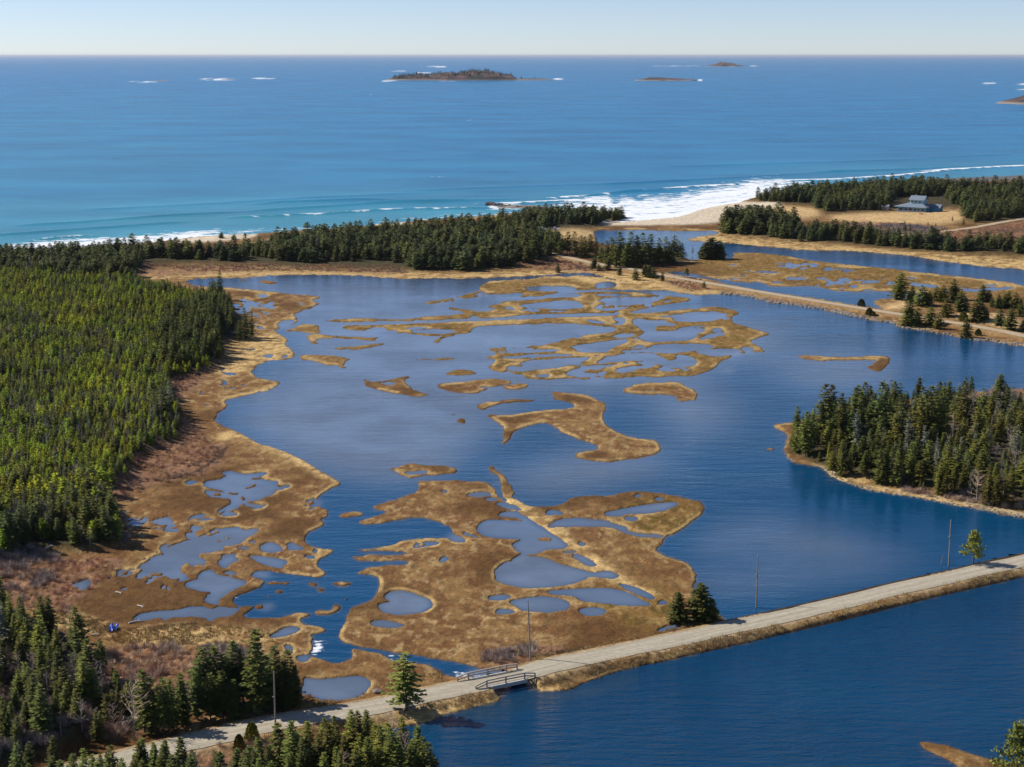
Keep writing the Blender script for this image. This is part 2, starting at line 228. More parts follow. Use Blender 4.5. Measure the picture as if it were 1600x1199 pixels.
# ragged shorelines: sample through a small ground-space wobble
wx = (fbm(RGX / 2.2, RGY / 3, 3, 1) - .5) * 7.5; wy = (fbm(RGX / 2.2 + 40, RGY / 3, 3, 2) - .5) * 3.6
ci = np.clip(np.rint(np.arange(RW)[None, :] + wx).astype(int), 0, RW - 1); ri = np.clip(np.rint(np.arange(RH)[:, None] + wy).astype(int), 0, RH - 1)
land = land[ri, ci]
m1 = np.clip(blur(land, .9, .85) * 1.04 + .03 + .17 * blur(midz, 12, 8) * (blur(land, 1.6, 1.2) > .12), 0, 1); m4 = blur(land, 5, 4); m14 = blur(land, 18, 12); m40 = blur(m14, 40, 25)
calmb = blur(calm, 5, 4)

def poly_dist(gx, gy, pl):
    """distance to a road centre line and its running length"""
    best = np.full(gx.shape, 1e9); par = np.zeros(gx.shape); run = 0.0
    for (ax, ay), (bx, by) in zip(pl[:-1], pl[1:]):
        dx, dy = bx - ax, by - ay; L = math.hypot(dx, dy)
        t = np.clip(((gx - ax) * dx + (gy - ay) * dy) / (L * L), 0, 1)
        d = np.hypot(gx - ax - t * dx, gy - ay - t * dy); u = d < best
        best = np.where(u, d, best); par = np.where(u, run + t * L, par); run += L
    return best, par
def smooth_line(p, n=3):
    p = np.array(p, float)
    for _ in range(n):
        q = np.stack([.75 * p[:-1] + .25 * p[1:], .25 * p[:-1] + .75 * p[1:]], 1).reshape(-1, 2); p = np.vstack([p[:1], q, p[-1:]])
    return p
def ground_line(px, z, n=3):
    x, y = unproj(*smooth_line(px, n).T, z); return list(zip(x.tolist(), y.tolist()))
G1, G2, G3 = ground_line(ROAD1, ZR1, 2), ground_line(ROAD2, ZR2, 2), ground_line(ROAD3, ZR3, 2)
HW1, HW2, HW3 = 2.75, 3.1, 2.4
def window_dist(pl, u0, u1, v0, v1):
    d = np.full((RH, RW), 1e4, np.float32); s = np.zeros((RH, RW), np.float32)
    sl = (slice(max(0, int((v0 - RY0) / RDY)), int((v1 - RY0) / RDY)), slice(max(0, int(u0 - RX0)), int(u1 - RX0)))
    d[sl], s[sl] = poly_dist(RGX[sl], RGY[sl], pl); return d, s
d1, s1 = window_dist(G1, -300, 1900, 790, 1314); d2, _ = window_dist(G2, 780, 1900, 378, 620); d3, _ = window_dist(G3, 1370, 1900, 300, 400)
bx = [unproj(x, y, ZR1) for x, y in ((762, 1067), (816, 1055))]
_, sb = poly_dist(np.array([b[0] for b in bx]), np.array([b[1] for b in bx]), G1)
SB0, SB1 = float(sb[0]), float(sb[1])
gap = sstep(SB0 - .8, SB0 + .5, s1) * (1 - sstep(SB1 - .5, SB1 + .8, s1)) * (d1 < 60)

def paint(polys, sx=6, sy=4):
    a = np.zeros((RH, RW), np.float32)
    for p in polys: fill(a, chaikin(tile('P', p), 2), 1.0)
    return blur(a, sx, sy)
Z = {}
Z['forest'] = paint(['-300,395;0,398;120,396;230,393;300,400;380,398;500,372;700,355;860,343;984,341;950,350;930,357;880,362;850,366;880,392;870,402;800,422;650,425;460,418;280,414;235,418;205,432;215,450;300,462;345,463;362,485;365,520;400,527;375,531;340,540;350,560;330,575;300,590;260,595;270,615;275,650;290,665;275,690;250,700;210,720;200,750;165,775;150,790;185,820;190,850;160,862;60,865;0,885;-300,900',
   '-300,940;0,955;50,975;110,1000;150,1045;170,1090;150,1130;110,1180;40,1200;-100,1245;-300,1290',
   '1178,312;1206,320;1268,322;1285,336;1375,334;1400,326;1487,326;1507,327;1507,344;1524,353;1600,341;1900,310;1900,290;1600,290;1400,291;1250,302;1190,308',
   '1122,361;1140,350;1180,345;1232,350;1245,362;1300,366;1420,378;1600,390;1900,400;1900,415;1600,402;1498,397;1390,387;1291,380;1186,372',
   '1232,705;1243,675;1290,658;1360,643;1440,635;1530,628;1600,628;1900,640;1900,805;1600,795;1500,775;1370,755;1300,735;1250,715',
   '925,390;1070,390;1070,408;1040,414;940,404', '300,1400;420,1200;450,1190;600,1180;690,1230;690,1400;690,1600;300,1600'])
Z['mauve'] = paint(['200,425;280,418;380,418;460,422;600,418;640,430;520,424;420,424;300,428;220,436', '0,870;60,880;160,870;200,880;130,930;100,960;30,950;-300,940;-300,900', '150,760;200,720;330,700;360,690;340,740;230,760;190,785;150,790',
   '225,655;290,650;330,690;280,720;220,710', '280,545;340,545;360,560;300,610;270,640;265,600', '150,1030;200,1010;330,1010;400,1015;350,1060;330,1110;250,1150;150,1160;150,1090', '300,1165;420,1150;480,1150;420,1195;300,1230',
   '800,415;880,398;930,412;980,424;940,425;860,424', '1045,432;1100,440;1130,452;1080,455;1040,445', '1120,458;1150,455;1190,462;1230,470;1290,480;1300,490;1240,478;1180,468', '1430,368;1520,360;1600,346;1800,330;1800,372;1600,380;1440,377',
   '1330,350;1410,352;1480,358;1440,366;1330,366', '1500,612;1560,600;1640,596;1900,610;1900,640;1640,630;1540,628', '760,1025;860,1010;900,1020;800,1045;750,1050'], 7, 4)
Z['field'] = paint(['50,591;85,590;88,596;52,597', '1285,340;1380,334;1480,332;1500,330;1508,345;1480,352;1380,350;1320,346', '1170,322;1268,326;1290,338;1230,345;1180,330', '380,380;470,371;470,378;400,388', '845,362;925,359;925,372;870,376;850,370', '1380,478;1420,470;1420,484;1385,486', '1460,495;1560,490;1600,505;1600,522;1500,500'], 5, 3)
Z['sand'] = paint(['920,345;990,342;1030,340;1070,334;1100,324;1140,315;1200,318;1230,324;1180,326;1145,340;1120,350;1000,352;930,352', '250,378;400,362;400,372;300,380', '640,346;600,352;640,355', '1300,288;1600,268;1900,250;1900,270;1600,280;1300,295', '764,374;775,374;775,380;764,380'], 3, 2)
Z['gold'] = paint(['220,425;300,420;460,421;600,424;700,430;860,424;920,420;920,430;760,440;600,438;460,432;300,434;220,440', '1080,366;1200,376;1340,388;1500,400;1700,412;1700,432;1500,414;1340,395;1200,388;1080,380', '890,425;1000,428;1120,450;1130,462;1040,452;900,442',
   '330,690;370,660;500,730;535,760;500,745;420,700', '350,625;440,600;440,610;350,632', '770,760;830,790;900,840;960,900;1040,935;1000,930;900,880;840,830;770,770', '380,530;440,520;460,560;400,570;340,600;340,560', '830,1070;900,1050;930,1050;880,1085;830,1078', '500,1130;700,1095;800,1080;780,1105;640,1130;560,1140',
   '180,985;300,975;450,1000;330,1015;200,1010', '40,940;180,975;180,1000;100,985;20,960', '1280,735;1400,765;1600,800;1600,812;1400,775;1280,745', '300,1190;420,1150;500,1125;520,1140;440,1165'], 6, 4)
Z['olive'] = paint(['740,433;930,430;1120,455;1240,500;1240,560;1100,600;800,600;480,560;480,490;660,470', '1000,770;1110,780;1100,830;1020,850;960,830', '1080,390;1340,400;1600,445;1600,470;1340,458;1080,425', '900,930;1060,910;1060,990;980,980'], 14, 9)

nz = fbm(RGX / 3.5, RGY / 3.5, 5, 21); nf = fbm(RGX / .7, RGY / .9, 3, 33); nb = fbm(RGX / 22, RGY / 22, 4, 41)
# heights: bank, marsh flat, gentle rise under the woods
h = np.where(m1 > .5, (m1 - .5) * .26, (m1 - .5) * 1.4)
inland = sstep(.5, 1.0, m4)
h = h + (m1 > .5) * inland * (.06 + .14 * (nz - .45) + .16 * (nf - .5))
h = h + sstep(.75, 1, m14) * Z['forest'] * (1.0 + 1.6 * nb)
h = h + sstep(.8, 1, m14) * np.maximum(Z['field'], Z['sand'] * (RV < 360)) * .9
h = h + sstep(.6, 1, m14) * Z['mauve'] * (.25 + .5 * (nf - .4))
def bank(d, hw, z, run):
    return z - .05 - sstep(hw + .5, hw + .5 + run, d) * (z + .9)
rb1 = bank(d1 + .5 * (nf - .5), HW1, ZR1, 4.2) * (1 - gap) - gap * 3
rb2 = bank(d2 + .6 * (nf - .5), HW2, ZR2, 5.0); rb3 = bank(d3, HW3, ZR3, 6.0)
h = np.where(gap > .5, np.where(d1 < 5.5, np.minimum(h, -.6), h), h)
for rb, d, hw, z in ((rb1, d1, HW1, ZR1), (rb2, d2, HW2, ZR2), (rb3, d3, HW3, ZR3)):
    near = 1 - sstep(hw + .6, hw + 5.0, d)
    if rb is rb1: near = near * (1 - gap)
    h = np.where(near > 0, np.maximum(np.minimum(h, z * near + h * (1 - near)), rb), h)
    h = np.where((d < hw + .3) & ((gap < .5) if rb is rb1 else True), z - .05, h)
h = np.where(seam > .5, np.minimum(h, -.05 - 2.0 * (blur(seam, 6, 3) - .5).clip(0)), h)

# ------------------------------------------------------------------ ground colour (what the ground itself is)
def C3(r, g, b): return np.array([r, g, b], np.float32)[None, None, :]
def mix(c, d, w): return c + (d - c) * w[..., None]
edge = (1 - sstep(.62, .97, m4)) * (m1 > .3)
col = np.zeros((RH, RW, 3), np.float32) + C3(.180, .088, .030)
fil = fbm(RGX / 1.3 + 2 * nz, RGY / 2.2, 4, 55)
col = mix(col, C3(.268, .158, .057), sstep(.46, .62, nz) * .8)
col = mix(col, C3(.105, .050, .013), sstep(.48, .64, nb) * .75)
col = mix(col, C3(.42, .29, .13), sstep(.54, .70, fil) * sstep(.60, .40, nb) * .7)
col = mix(col, C3(.235, .138, .036), Z['olive'] * .7)
col = mix(col, C3(.085, .055, .005), Z['olive'] * sstep(.5, .62, nz) * .7)
col = mix(col, C3(.34, .225, .075), Z['olive'] * sstep(.56, .68, fil) * .6)
rim = sstep(.50, .66, m4) * (1 - sstep(.80, .97, m4)) * (m1 > .4)
col = mix(col, C3(.46, .31, .125), rim * sstep(.44, .62, fbm(RGX / 12, RGY / 14, 3, 61)) * (.45 + .9 * nf) * .9)
col = mix(col, C3(.085, .050, .012), (1 - sstep(.5, .85, m1)) * .8)
col = mix(col, C3(.54, .365, .150) * (.7 + .6 * nf[..., None]), np.clip(Z['gold'] * (.3 + 1.1 * sstep(.38, .56, nz)), 0, 1))
col = mix(col, C3(.235, .125, .070) * (.6 + .9 * nf[..., None]), np.clip(Z['mauve'] * (.35 + sstep(.38, .58, nz)), 0, .9))
col = mix(col, C3(.55, .37, .17) * (.85 + .3 * nz[..., None]), np.clip(Z['field'] * 1.3, 0, 1))
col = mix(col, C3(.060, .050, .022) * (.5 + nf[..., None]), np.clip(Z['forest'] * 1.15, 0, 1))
col = mix(col, C3(.62, .52, .38) * (.9 + .2 * nb[..., None]), np.clip(Z['sand'] * 1.5, 0, 1) * (RU < 1300))
col = mix(col, C3(.14, .13, .125), np.clip(Z['sand'] * 1.5, 0, 1) * (RU >= 1300))
for d, hw, n_, lo in ((d1, HW1, 3.0, 0), (d2, HW2, 3.6, 0)):
    w = (1 - sstep(hw + .2, hw + n_, d + 2.2 * (nf - .5)))
    col = mix(col, C3(.33, .215, .095) * (.45 + 1.1 * nf[..., None]), w * .9)
w = (1 - sstep(HW1 + .0, HW1 + 1.5, d1 + 2.6 * (nf - .5))); col = mix(col, C3(.44, .33, .20), w * .7)
ripr = (1 - sstep(.3, .9, np.abs(m1 - .6) * 2.5)) * (d2 < 12); col = mix(col, C3(.30, .26, .21) * (.5 + 1. * nf[..., None]), ripr * .8)
peb = paint(['1260,725;1300,740;1400,768;1500,785;1600,806;1700,830;1700,815;1600,795;1400,757;1300,735'], 3, 2)
col = mix(col, C3(.40, .31, .19) * (.6 + .8 * nf[..., None]), np.clip(peb * 1.5, 0, 1) * (m4 < .98))
pathm, _ = window_dist(ground_line([(352, 703), (345, 715), (325, 730), (300, 743), (270, 750)], 0, 2), 240, 380, 690, 770)
col = mix(col, C3(.05, .03, .015), (1 - sstep(.2, .9, pathm + (nf - .5))) * .8)
bed = C3(.05, .035, .022); col = mix(col, bed + 0 * col, (m1 < .42) * 1.0)

def sample(a, u, v):
    c = np.clip(np.rint((np.asarray(u) - RX0) / RDX).astype(int), 0, RW - 1); r = np.clip(np.rint((np.asarray(v) - RY0) / RDY).astype(int), 0, RH - 1)
    return a[r, c]
def height(x, y):
    u, v = proj(np.asarray(x, float), np.asarray(y, float), 0.0); return sample(h, u, v)
def place(u, v):
    """stand something on the terrain where the survey saw its foot"""
    z = 0.0
    for _ in range(4):
        x, y = unproj(u, v, z); z = float(height(x, y))
    return float(x), float(y), max(z, -.05)

# ------------------------------------------------------------------ materials
def mat(name):
    m = bpy.data.materials.new(name); m.use_nodes = True; nt = m.node_tree; b = nt.nodes['Principled BSDF']; return m, nt, b
def N(nt, t, **kw):
    n = nt.nodes.new(t)
    for k, v in kw.items():
        if k in n.inputs: n.inputs[k].default_value = v
        else: setattr(n, k, v)
    return n
def L(nt, a, b): nt.links.new(a, b)
def pos(nt, scale=(1, 1, 1), rot=0):
    g = N(nt, 'ShaderNodeNewGeometry'); mp = N(nt, 'ShaderNodeMapping'); mp.inputs['Scale'].default_value = scale; mp.inputs['Rotation'].default_value = (0, 0, rot)
    L(nt, g.outputs['Position'], mp.inputs['Vector']); return mp.outputs['Vector']
def noise(nt, vec, scale, detail=4, rough=.55):
    n = N(nt, 'ShaderNodeTexNoise'); n.inputs['Scale'].default_value = scale; n.inputs['Detail'].default_value = detail; n.inputs['Roughness'].default_value = rough
    L(nt, vec, n.inputs['Vector']); return n.outputs['Fac']
def ramp(nt, fac, stops):
    r = N(nt, 'ShaderNodeValToRGB'); e = r.color_ramp.elements
    while len(e) < len(stops): e.new(.5)
    for el, (p, c) in zip(e, stops): el.position = p; el.color = tuple(c) + (1,) if len(c) == 3 else c
    L(nt, fac, r.inputs['Fac']); return r.outputs['Color']
def mixc(nt, fac, a, b, mode='MIX'):
    n = N(nt, 'ShaderNodeMix', data_type='RGBA', blend_type=mode)
    for s, v in ((n.inputs[0], fac), (n.inputs[6], a), (n.inputs[7], b)):
        if isinstance(v, (int, float)): s.default_value = v
        elif isinstance(v, tuple): s.default_value = v + (1,) if len(v) == 3 else v
        else: L(nt, v, s)
    return n.outputs[2]
def mth(nt, op, a, b=None, c=None):
    n = N(nt, 'ShaderNodeMath', operation=op)
    for s, v in zip(n.inputs, (a, b, c)):
        if v is None: continue
        if isinstance(v, (int, float)): s.default_value = v
        else: L(nt, v, s)
    return n.outputs[0]
def bump(nt, hgt, dist, strength=1.0, prev=None):
    b = N(nt, 'ShaderNodeBump'); b.inputs['Distance'].default_value = dist
    if isinstance(strength, (int, float)): b.inputs['Strength'].default_value = strength
    else: L(nt, strength, b.inputs['Strength'])
    L(nt, hgt, b.inputs['Height'])
    if prev: L(nt, prev, b.inputs['Normal'])
    return b.outputs['Normal']

def simple(name, colr, rough=.8, var=.25, scale=3.0, bmp=0.0, metal=0.0):
    m, nt, b = mat(name); v = pos(nt); n = noise(nt, v, scale, 4)
    c = tuple(colr); L(nt, ramp(nt, n, [(.25, tuple(x * (1 - var) for x in c)), (.75, tuple(min(1, x * (1 + var)) for x in c))]), b.inputs['Base Color'])
    b.inputs['Roughness'].default_value = rough; b.inputs['Metallic'].default_value = metal
    if bmp: L(nt, bump(nt, noise(nt, v, scale * 4, 3), bmp), b.inputs['Normal'])
    return m

def link(name, me, m=None, parent=None, loc=None):
    if m is not None and not me.materials: me.materials.append(m)
    o = bpy.data.objects.new(name, me); COL.objects.link(o)
    if parent: o.parent = parent
    if loc is not None: o.location = loc
    return o
def tag(o, label=None, cat=None, group=None, kind=None):
    for k, v in (('label', label), ('category', cat), ('group', group), ('kind', kind)):
        if v: o[k] = v
    return o
def grid_mesh(name, X, Y, Zz, attrs=None, cattr=None, keep=None):
    rr, cc = X.shape; me = bpy.data.meshes.new(name)
    idx = np.arange(rr * cc).reshape(rr, cc)
    q = np.stack([idx[1:, :-1], idx[1:, 1:], idx[:-1, 1:], idx[:-1, :-1]], -1).reshape(-1, 4)
    if keep is not None: q = q[keep.reshape(-1)]
    me.vertices.add(rr * cc); me.vertices.foreach_set('co', np.stack([X, Y, Zz], -1).astype(np.float32).ravel())
    me.loops.add(q.size); me.loops.foreach_set('vertex_index', q.astype(np.int32).ravel())
    me.polygons.add(len(q)); me.polygons.foreach_set('loop_start', (np.arange(len(q)) * 4).astype(np.int32))
    me.update(calc_edges=True); me.polygons.foreach_set('use_smooth', np.ones(len(q), bool))
    for k, a in (attrs or {}).items():
        at = me.attributes.new(k, 'FLOAT', 'POINT'); at.data.foreach_set('value', a.astype(np.float32).ravel())
    if cattr is not None:
        at = me.attributes.new('ground', 'FLOAT_COLOR', 'POINT'); at.data.foreach_set('color', np.concatenate([cattr, np.ones(cattr.shape[:-1] + (1,))], -1).astype(np.float32).ravel())
    return me
def mesh_from(name, verts, faces, smooth=False):
    me = bpy.data.meshes.new(name); me.from_pydata([tuple(v) for v in verts], [], faces)
    if smooth: me.polygons.foreach_set('use_smooth', [True] * len(faces))
    me.update(); return me

# ------------------------------------------------------------------ terrain sheet
cs = np.r_[np.arange(0, 240, 8), np.arange(240, 1960, 2), np.arange(1960, 2200, 8)]
rs = np.r_[np.arange(0, 490, 1), np.arange(490, RH, 2)]
sub = np.ix_(rs, cs)
mt_ground, nt, b = mat('ground'); at = N(nt, 'ShaderNodeAttribute', attribute_name='ground')
v = pos(nt); n1 = noise(nt, pos(nt, (1, .8, 1), .2), 2.0, 8, .74); n2 = noise(nt, pos(nt, (1, .45, 1), .25), .55, 5, .6)
c = mixc(nt, 1.0, at.outputs['Color'], ramp(nt, n1, [(.34, (.60, .58, .56)), (.66, (1.40, 1.40, 1.38))]), 'MULTIPLY')
c = mixc(nt, 1.0, c, ramp(nt, n2, [(.32, (.74, .74, .74)), (.68, (1.26, 1.26, 1.26))]), 'MULTIPLY')
L(nt, c, b.inputs['Base Color']); b.inputs['Roughness'].default_value = .92; b.inputs['Specular IOR Level'].default_value = .15
L(nt, bump(nt, n1, .25, .9), b.inputs['Normal'])
keep = None
hh = h[sub]
Xs, Ys = RGX[sub], RGY[sub]
deep = hh < -.55
kq = ~(deep[1:, :-1] & deep[1:, 1:] & deep[:-1, 1:] & deep[:-1, :-1])
terrain = link('terrain', grid_mesh('terrain', Xs, Ys, hh, cattr=col[sub], keep=kq), mt_ground); tag(terrain, kind='structure')
# ------------------------------------------------------------------ water sheets
def water_mat(name, deep, shoal, w_small, w_big, ang, rough=.06, foam=False, lane_lo=.35, amp=1.0, spec=.5):
    m, nt, b = mat(name)
    v = pos(nt)
    sh = N(nt, 'ShaderNodeAttribute', attribute_name='shoal').outputs['Fac']; ca = N(nt, 'ShaderNodeAttribute', attribute_name='calm').outputs['Fac']
    c = mixc(nt, sh, deep, shoal)
    c = mixc(nt, N(nt, 'ShaderNodeAttribute', attribute_name='mud').outputs['Fac'], c, (.135, .105, .075))
    n0 = noise(nt, pos(nt, (.6, 1.0, 1), 0.05), .009 if foam == .16 else .012, 6, .65)
    pl = noise(nt, v, .035, 5, .6); c = mixc(nt, mth(nt, 'MULTIPLY', sh, ramp(nt, pl, [(.42, (0, 0, 0)), (.60, (.75, .75, .75))])), c, (.085, .105, .135)) if foam != .16 else c
    c = mixc(nt, 1.0, c, ramp(nt, n0, [(.33, (.74, .77, .80)), (.67, (1.26, 1.24, 1.20))] if foam == .16 else [(.33, (.82, .84, .86)), (.67, (1.18, 1.17, 1.15))]), 'MULTIPLY')
    b.inputs['IOR'].default_value = 1.333; b.inputs['Specular IOR Level'].default_value = spec
    # wind lanes: ripples come and go over tens of metres
    lane = ramp(nt, noise(nt, pos(nt, (.35, 1.5, 1), .12), .022, 4, .6), [(.35, (lane_lo,) * 3), (.65, (1,) * 3)])
    live = mth(nt, 'MULTIPLY', mth(nt, 'SUBTRACT', 1.0, mth(nt, 'MULTIPLY', ca, .86)), lane)
    a = noise(nt, pos(nt, (1, 2.1, 1), ang), w_small, 3, .55)
    nrm = bump(nt, a, .11 * amp, live)
    bg = noise(nt, pos(nt, (.55, 1.9, 1), ang * .6), w_big, 3, .5)
    nrm = bump(nt, bg, .30 * amp, live, nrm)
    L(nt, nrm, b.inputs['Normal']); b.inputs['Roughness'].default_value = rough
    if foam:
        fo = N(nt, 'ShaderNodeAttribute', attribute_name='foam').outputs['Fac']
        fn = noise(nt, pos(nt, (.55, 1.0, 1), .15), foam, 6, .68)
        k = mth(nt, 'ADD', mth(nt, 'MULTIPLY', fo, 1.15), mth(nt, 'MULTIPLY', mth(nt, 'SUBTRACT', fn, .5), 2.9))
        k = ramp(nt, k, [(.48, (0, 0, 0)), (.74, (1, 1, 1))])
        k = mth(nt, 'MULTIPLY', k, mth(nt, 'GREATER_THAN', fo, .03))
        c = mixc(nt, k, c, (.82, .84, .85)); L(nt, mth(nt, 'ADD', mth(nt, 'MULTIPLY', k, .6), rough), b.inputs['Roughness'])
    L(nt, c, b.inputs['Base Color'])
    return m
mt_lagoon = water_mat('lagoon_water', (.001, .054, .132), (.150, .195, .270), .85, .16, .5, foam=.9)
mt_pond = water_mat('pond_water', (.0, .044, .112), (.02, .05, .08), 1.5, .35, .62, lane_lo=.7, amp=2.2)
mt_sea = water_mat('sea_water', (.0, .140, .320), (.045, .240, .325), .22, .045, .12, .26, foam=.16, amp=3.0, spec=.07)

# lagoon: attribute grid over the survey raster
def attr_grid(name, us, vs, mt, keepf, shoalp, calmf=None, foamf=None):
    U, V = np.meshgrid(us, vs); X, Y = unproj(U, V)
    sh = np.clip(sample(shoalp, U, V), 0, 1)
    at = {'shoal': sh, 'calm': sample(calmf, U, V) if calmf is not None else sh * 0}
    at['foam'] = sample(foamf, U, V) if foamf is not None else sh * 0
    at['mud'] = np.clip(sample(mudp, U, V), 0, 1)
    k = keepf(U, V); kq = k[1:, :-1] | k[1:, 1:] | k[:-1, 1:] | k[:-1, :-1]
    return link(name, grid_mesh(name, X, Y, X * 0, at, keep=kq), mt)
wet = 1 - m1
mudp = sstep(.10, .62, blur(land, 3.2, 2.2)) * (.35 + 1.0 * sstep(.40, .62, fbm(RGX / 11, RGY / 16, 3, 91))) * .62
shoalp = paint(['300,438;520,436;700,440;760,445;720,480;520,500;460,490', '430,500;700,450;1000,460;1150,520;1100,600;700,620;500,580', '380,620;520,560;700,600;740,700;640,760;540,740;430,690', '520,560;700,540;900,560;800,600;760,680;700,720;560,700;420,640;460,600;430,580', '350,640;470,600;560,650;620,720;500,740;420,690',
                '1000,600;1120,610;1140,660;1060,690;1040,640', '780,740;1000,700;1080,720;900,760;800,770', '1200,560;1420,560;1380,600;1240,600', '1100,500;1200,505;1240,540;1150,570'], 34, 22) * .9 + .32 * paint(['1100,830;1200,800;1330,830;1450,880;1300,920;1100,940;1080,880'], 30, 16) * (.4 + 1.2 * nb)
shoalp = np.clip(shoalp * 1.0 + 1.0 * calmb * (.7 + .5 * nb), 0, 1.0)
calmp = np.clip(calmb * 1.0 + .45 * paint(['300,436;700,440;760,470;700,560;480,600;430,540;460,500', '740,440;1120,460;1160,520;1060,600;760,600'], 30, 20), 0, 1)
foamp = paint(['487,988;493,996;488,1010;486,1022;494,1028;500,1018;512,1008;498,1003'], 5, 4) * .75 + paint(['700,1048;745,1052;760,1060;715,1062', '600,1020;616,1028;622,1032;606,1030'], 4, 3) * .55 + paint(['364,934;368,928;380,925;372,932', '494,872;500,868;508,864;502,872'], 1.5, 1.5) * .8
side = sample  # lagoon side of the barrier / north of the gravel road
def sea_line(u): return np.interp(u, [-900, 0, 300, 600, 900, 925, 1120, 1160, 1250, 1600, 2700], [420, 402, 390, 372, 352, 353, 353, 338, 320, 288, 250])
def road_line(u): p = np.array(ROAD1); return np.interp(u, p[:, 0], p[:, 1] + 2)
us = np.arange(-120, 1760, 4.0); vs = np.r_[np.arange(340, 640, 2.5), np.arange(640, 1300, 4)]
lagoon = attr_grid('lagoon', us, vs, mt_lagoon, lambda U, V: (V > sea_line(U)) & (V < road_line(U)) & (sample(wet, U, V) > .02), shoalp, calmp, foamp)
tag(lagoon, kind='structure')
shp = paint(['700,1110;780,1085;900,1075;1000,1048;1000,1060;860,1100;740,1130;660,1150'], 14, 8) * .5
pond = attr_grid('pond', np.arange(-40, 2080, 8.0), np.arange(830, 1310, 6.0), mt_pond, lambda U, V: (V > road_line(U) - 9) & (sample(wet, U, V) > .02), shp)
tag(pond, kind='structure')

# sea: swell ridges and surf on real geometry out to the horizon
sv = np.r_[86.5 + np.geomspace(.55, 12, 30), np.arange(99, 134, .6), np.arange(134, 230, 2.0), np.arange(230, 424, .8)]
su = np.r_[np.arange(-900, -60, 30), np.arange(-60, 1660, 4.0), np.arange(1660, 2600, 30)]
U, V = np.meshgrid(su, sv); X, Y = unproj(U, V)
foam = np.zeros(U.shape); Zs = np.zeros(U.shape); shoal = np.zeros(U.shape)
coast = tile(*SEA)[6:]; coast = coast[(coast[:, 1] < 420)]; coast = coast[np.argsort(coast[:, 0])]
cy = np.interp(U, coast[:, 0], coast[:, 1]); dpx = cy - V
DSC = (V - 86.5) / 2500.0 / CAM_H * 2500.0 / (V - 86.5)     # kept plain: metres come from X, Y below
_, yc = unproj(U, cy); dm = Y - yc                          # metres seaward of the waterline
wob = fbm(X / 60, Y / 30, 3, 71); wob2 = fbm(X / 200, Y / 90, 3, 72)
right = sstep(820, 980, U) * (1 - sstep(1180, 1300, U))
surfw = 24 + 55 * (wob - .35) + 210 * right + 30 * sstep(250, 100, np.abs(U - 200)) - 12 * sstep(420, 600, U) * (1 - sstep(760, 800, U))
bands = .62 + .75 * fbm(X / 70, dm / 14 + X / 90, 3, 77)
foam = np.maximum(foam, (1 - sstep(surfw * .3, surfw, dm)) * bands * (.38 + .44 * np.maximum(right, sstep(420, 250, U) * .8)))
def ridge(pts, hgt, wid, crest=0.0):
    """a swell line: long low wave with a steeper shoreward face, optional breaking crest"""
    global Zs, foam
    p = np.array(pts, float); yy = np.interp(U, p[:, 0], p[:, 1]); _, yr = unproj(U, yy)
    e = sstep(p[0, 0], p[0, 0] + 70, U) * (1 - sstep(p[-1, 0] - 70, p[-1, 0], U))
    t = (Y - yr) / wid; prof = np.where(t < 0, np.exp(-(t / .38) ** 2), np.exp(-(t / 1.0) ** 2))
    Zs = Zs + hgt * e * prof * (.8 + .4 * wob)
    if crest: foam = np.maximum(foam, crest * e * np.exp(-((t - .1) / .6) ** 2) * sstep(.35, .55, wob2 + .15))
ridge([(0, 354), (120, 348), (260, 337), (400, 330)], .8, 7); ridge([(-60, 372), (120, 359), (260, 349), (330, 346)], .8, 6)
ridge([(20, 382), (60, 375), (120, 370), (180, 368)], 1.0, 5, .5); ridge([(370, 322), (440, 316), (560, 312), (640, 312)], .9, 8)
ridge([(360, 332), (500, 324), (600, 317), (760, 313)], 1.0, 8); ridge([(330, 342), (500, 335), (590, 329), (650, 327), (800, 325)], 1.0, 7, .45)
ridge([(560, 320), (620, 316), (700, 315), (840, 310)], .7, 8); ridge([(820, 312), (900, 308), (980, 300), (1090, 297)], 1.0, 8, .9)
ridge([(720, 319), (800, 318), (880, 314), (960, 311)], .8, 6, .9); ridge([(940, 303), (1100, 291), (1240, 286), (1330, 283)], .9, 8, .8)
ridge([(1140, 285), (1300, 281), (1400, 275), (1520, 262)], .9, 9, .9); ridge([(1400, 270), (1480, 266), (1560, 261), (1700, 255)], .9, 9, 1.0)
ridge([(1230, 270), (1330, 268), (1440, 264), (1540, 258)], .8, 9); ridge([(900, 290), (1050, 283), (1250, 272), (1420, 262)], .5, 12)
ridge([(600, 300), (800, 292), (1000, 286), (1100, 280)], .45, 12); ridge([(100, 330), (300, 320), (500, 308), (700, 300)], .45, 12)
ridge([(1000, 262), (1200, 256), (1400, 250), (1600, 240)], .5, 14)
def spot(x0, x1, y0, y1, k, thr=.5):
    global foam
    n = fbm(X / 45, Y / 260, 4, int(x0) % 97); e = sstep(x0, x0 + .3 * (x1 - x0), U) * (1 - sstep(x1 - .3 * (x1 - x0), x1, U)) * np.exp(-((V - .5 * (y0 + y1)) / (.42 * (y1 - y0))) ** 2)
    foam = np.maximum(foam, k * sstep(thr - .14, thr + .1, n) * e)
spot(190, 260, 126, 130, 0.74, .4); spot(300, 380, 121.5, 127, 0.81, .35); spot(385, 438, 121, 124.5, 0.74, .4); spot(590, 640, 123, 130, 0.52); spot(605, 640, 109, 113, 0.67, .4); spot(660, 705, 102.5, 106.5, 0.74, .35)
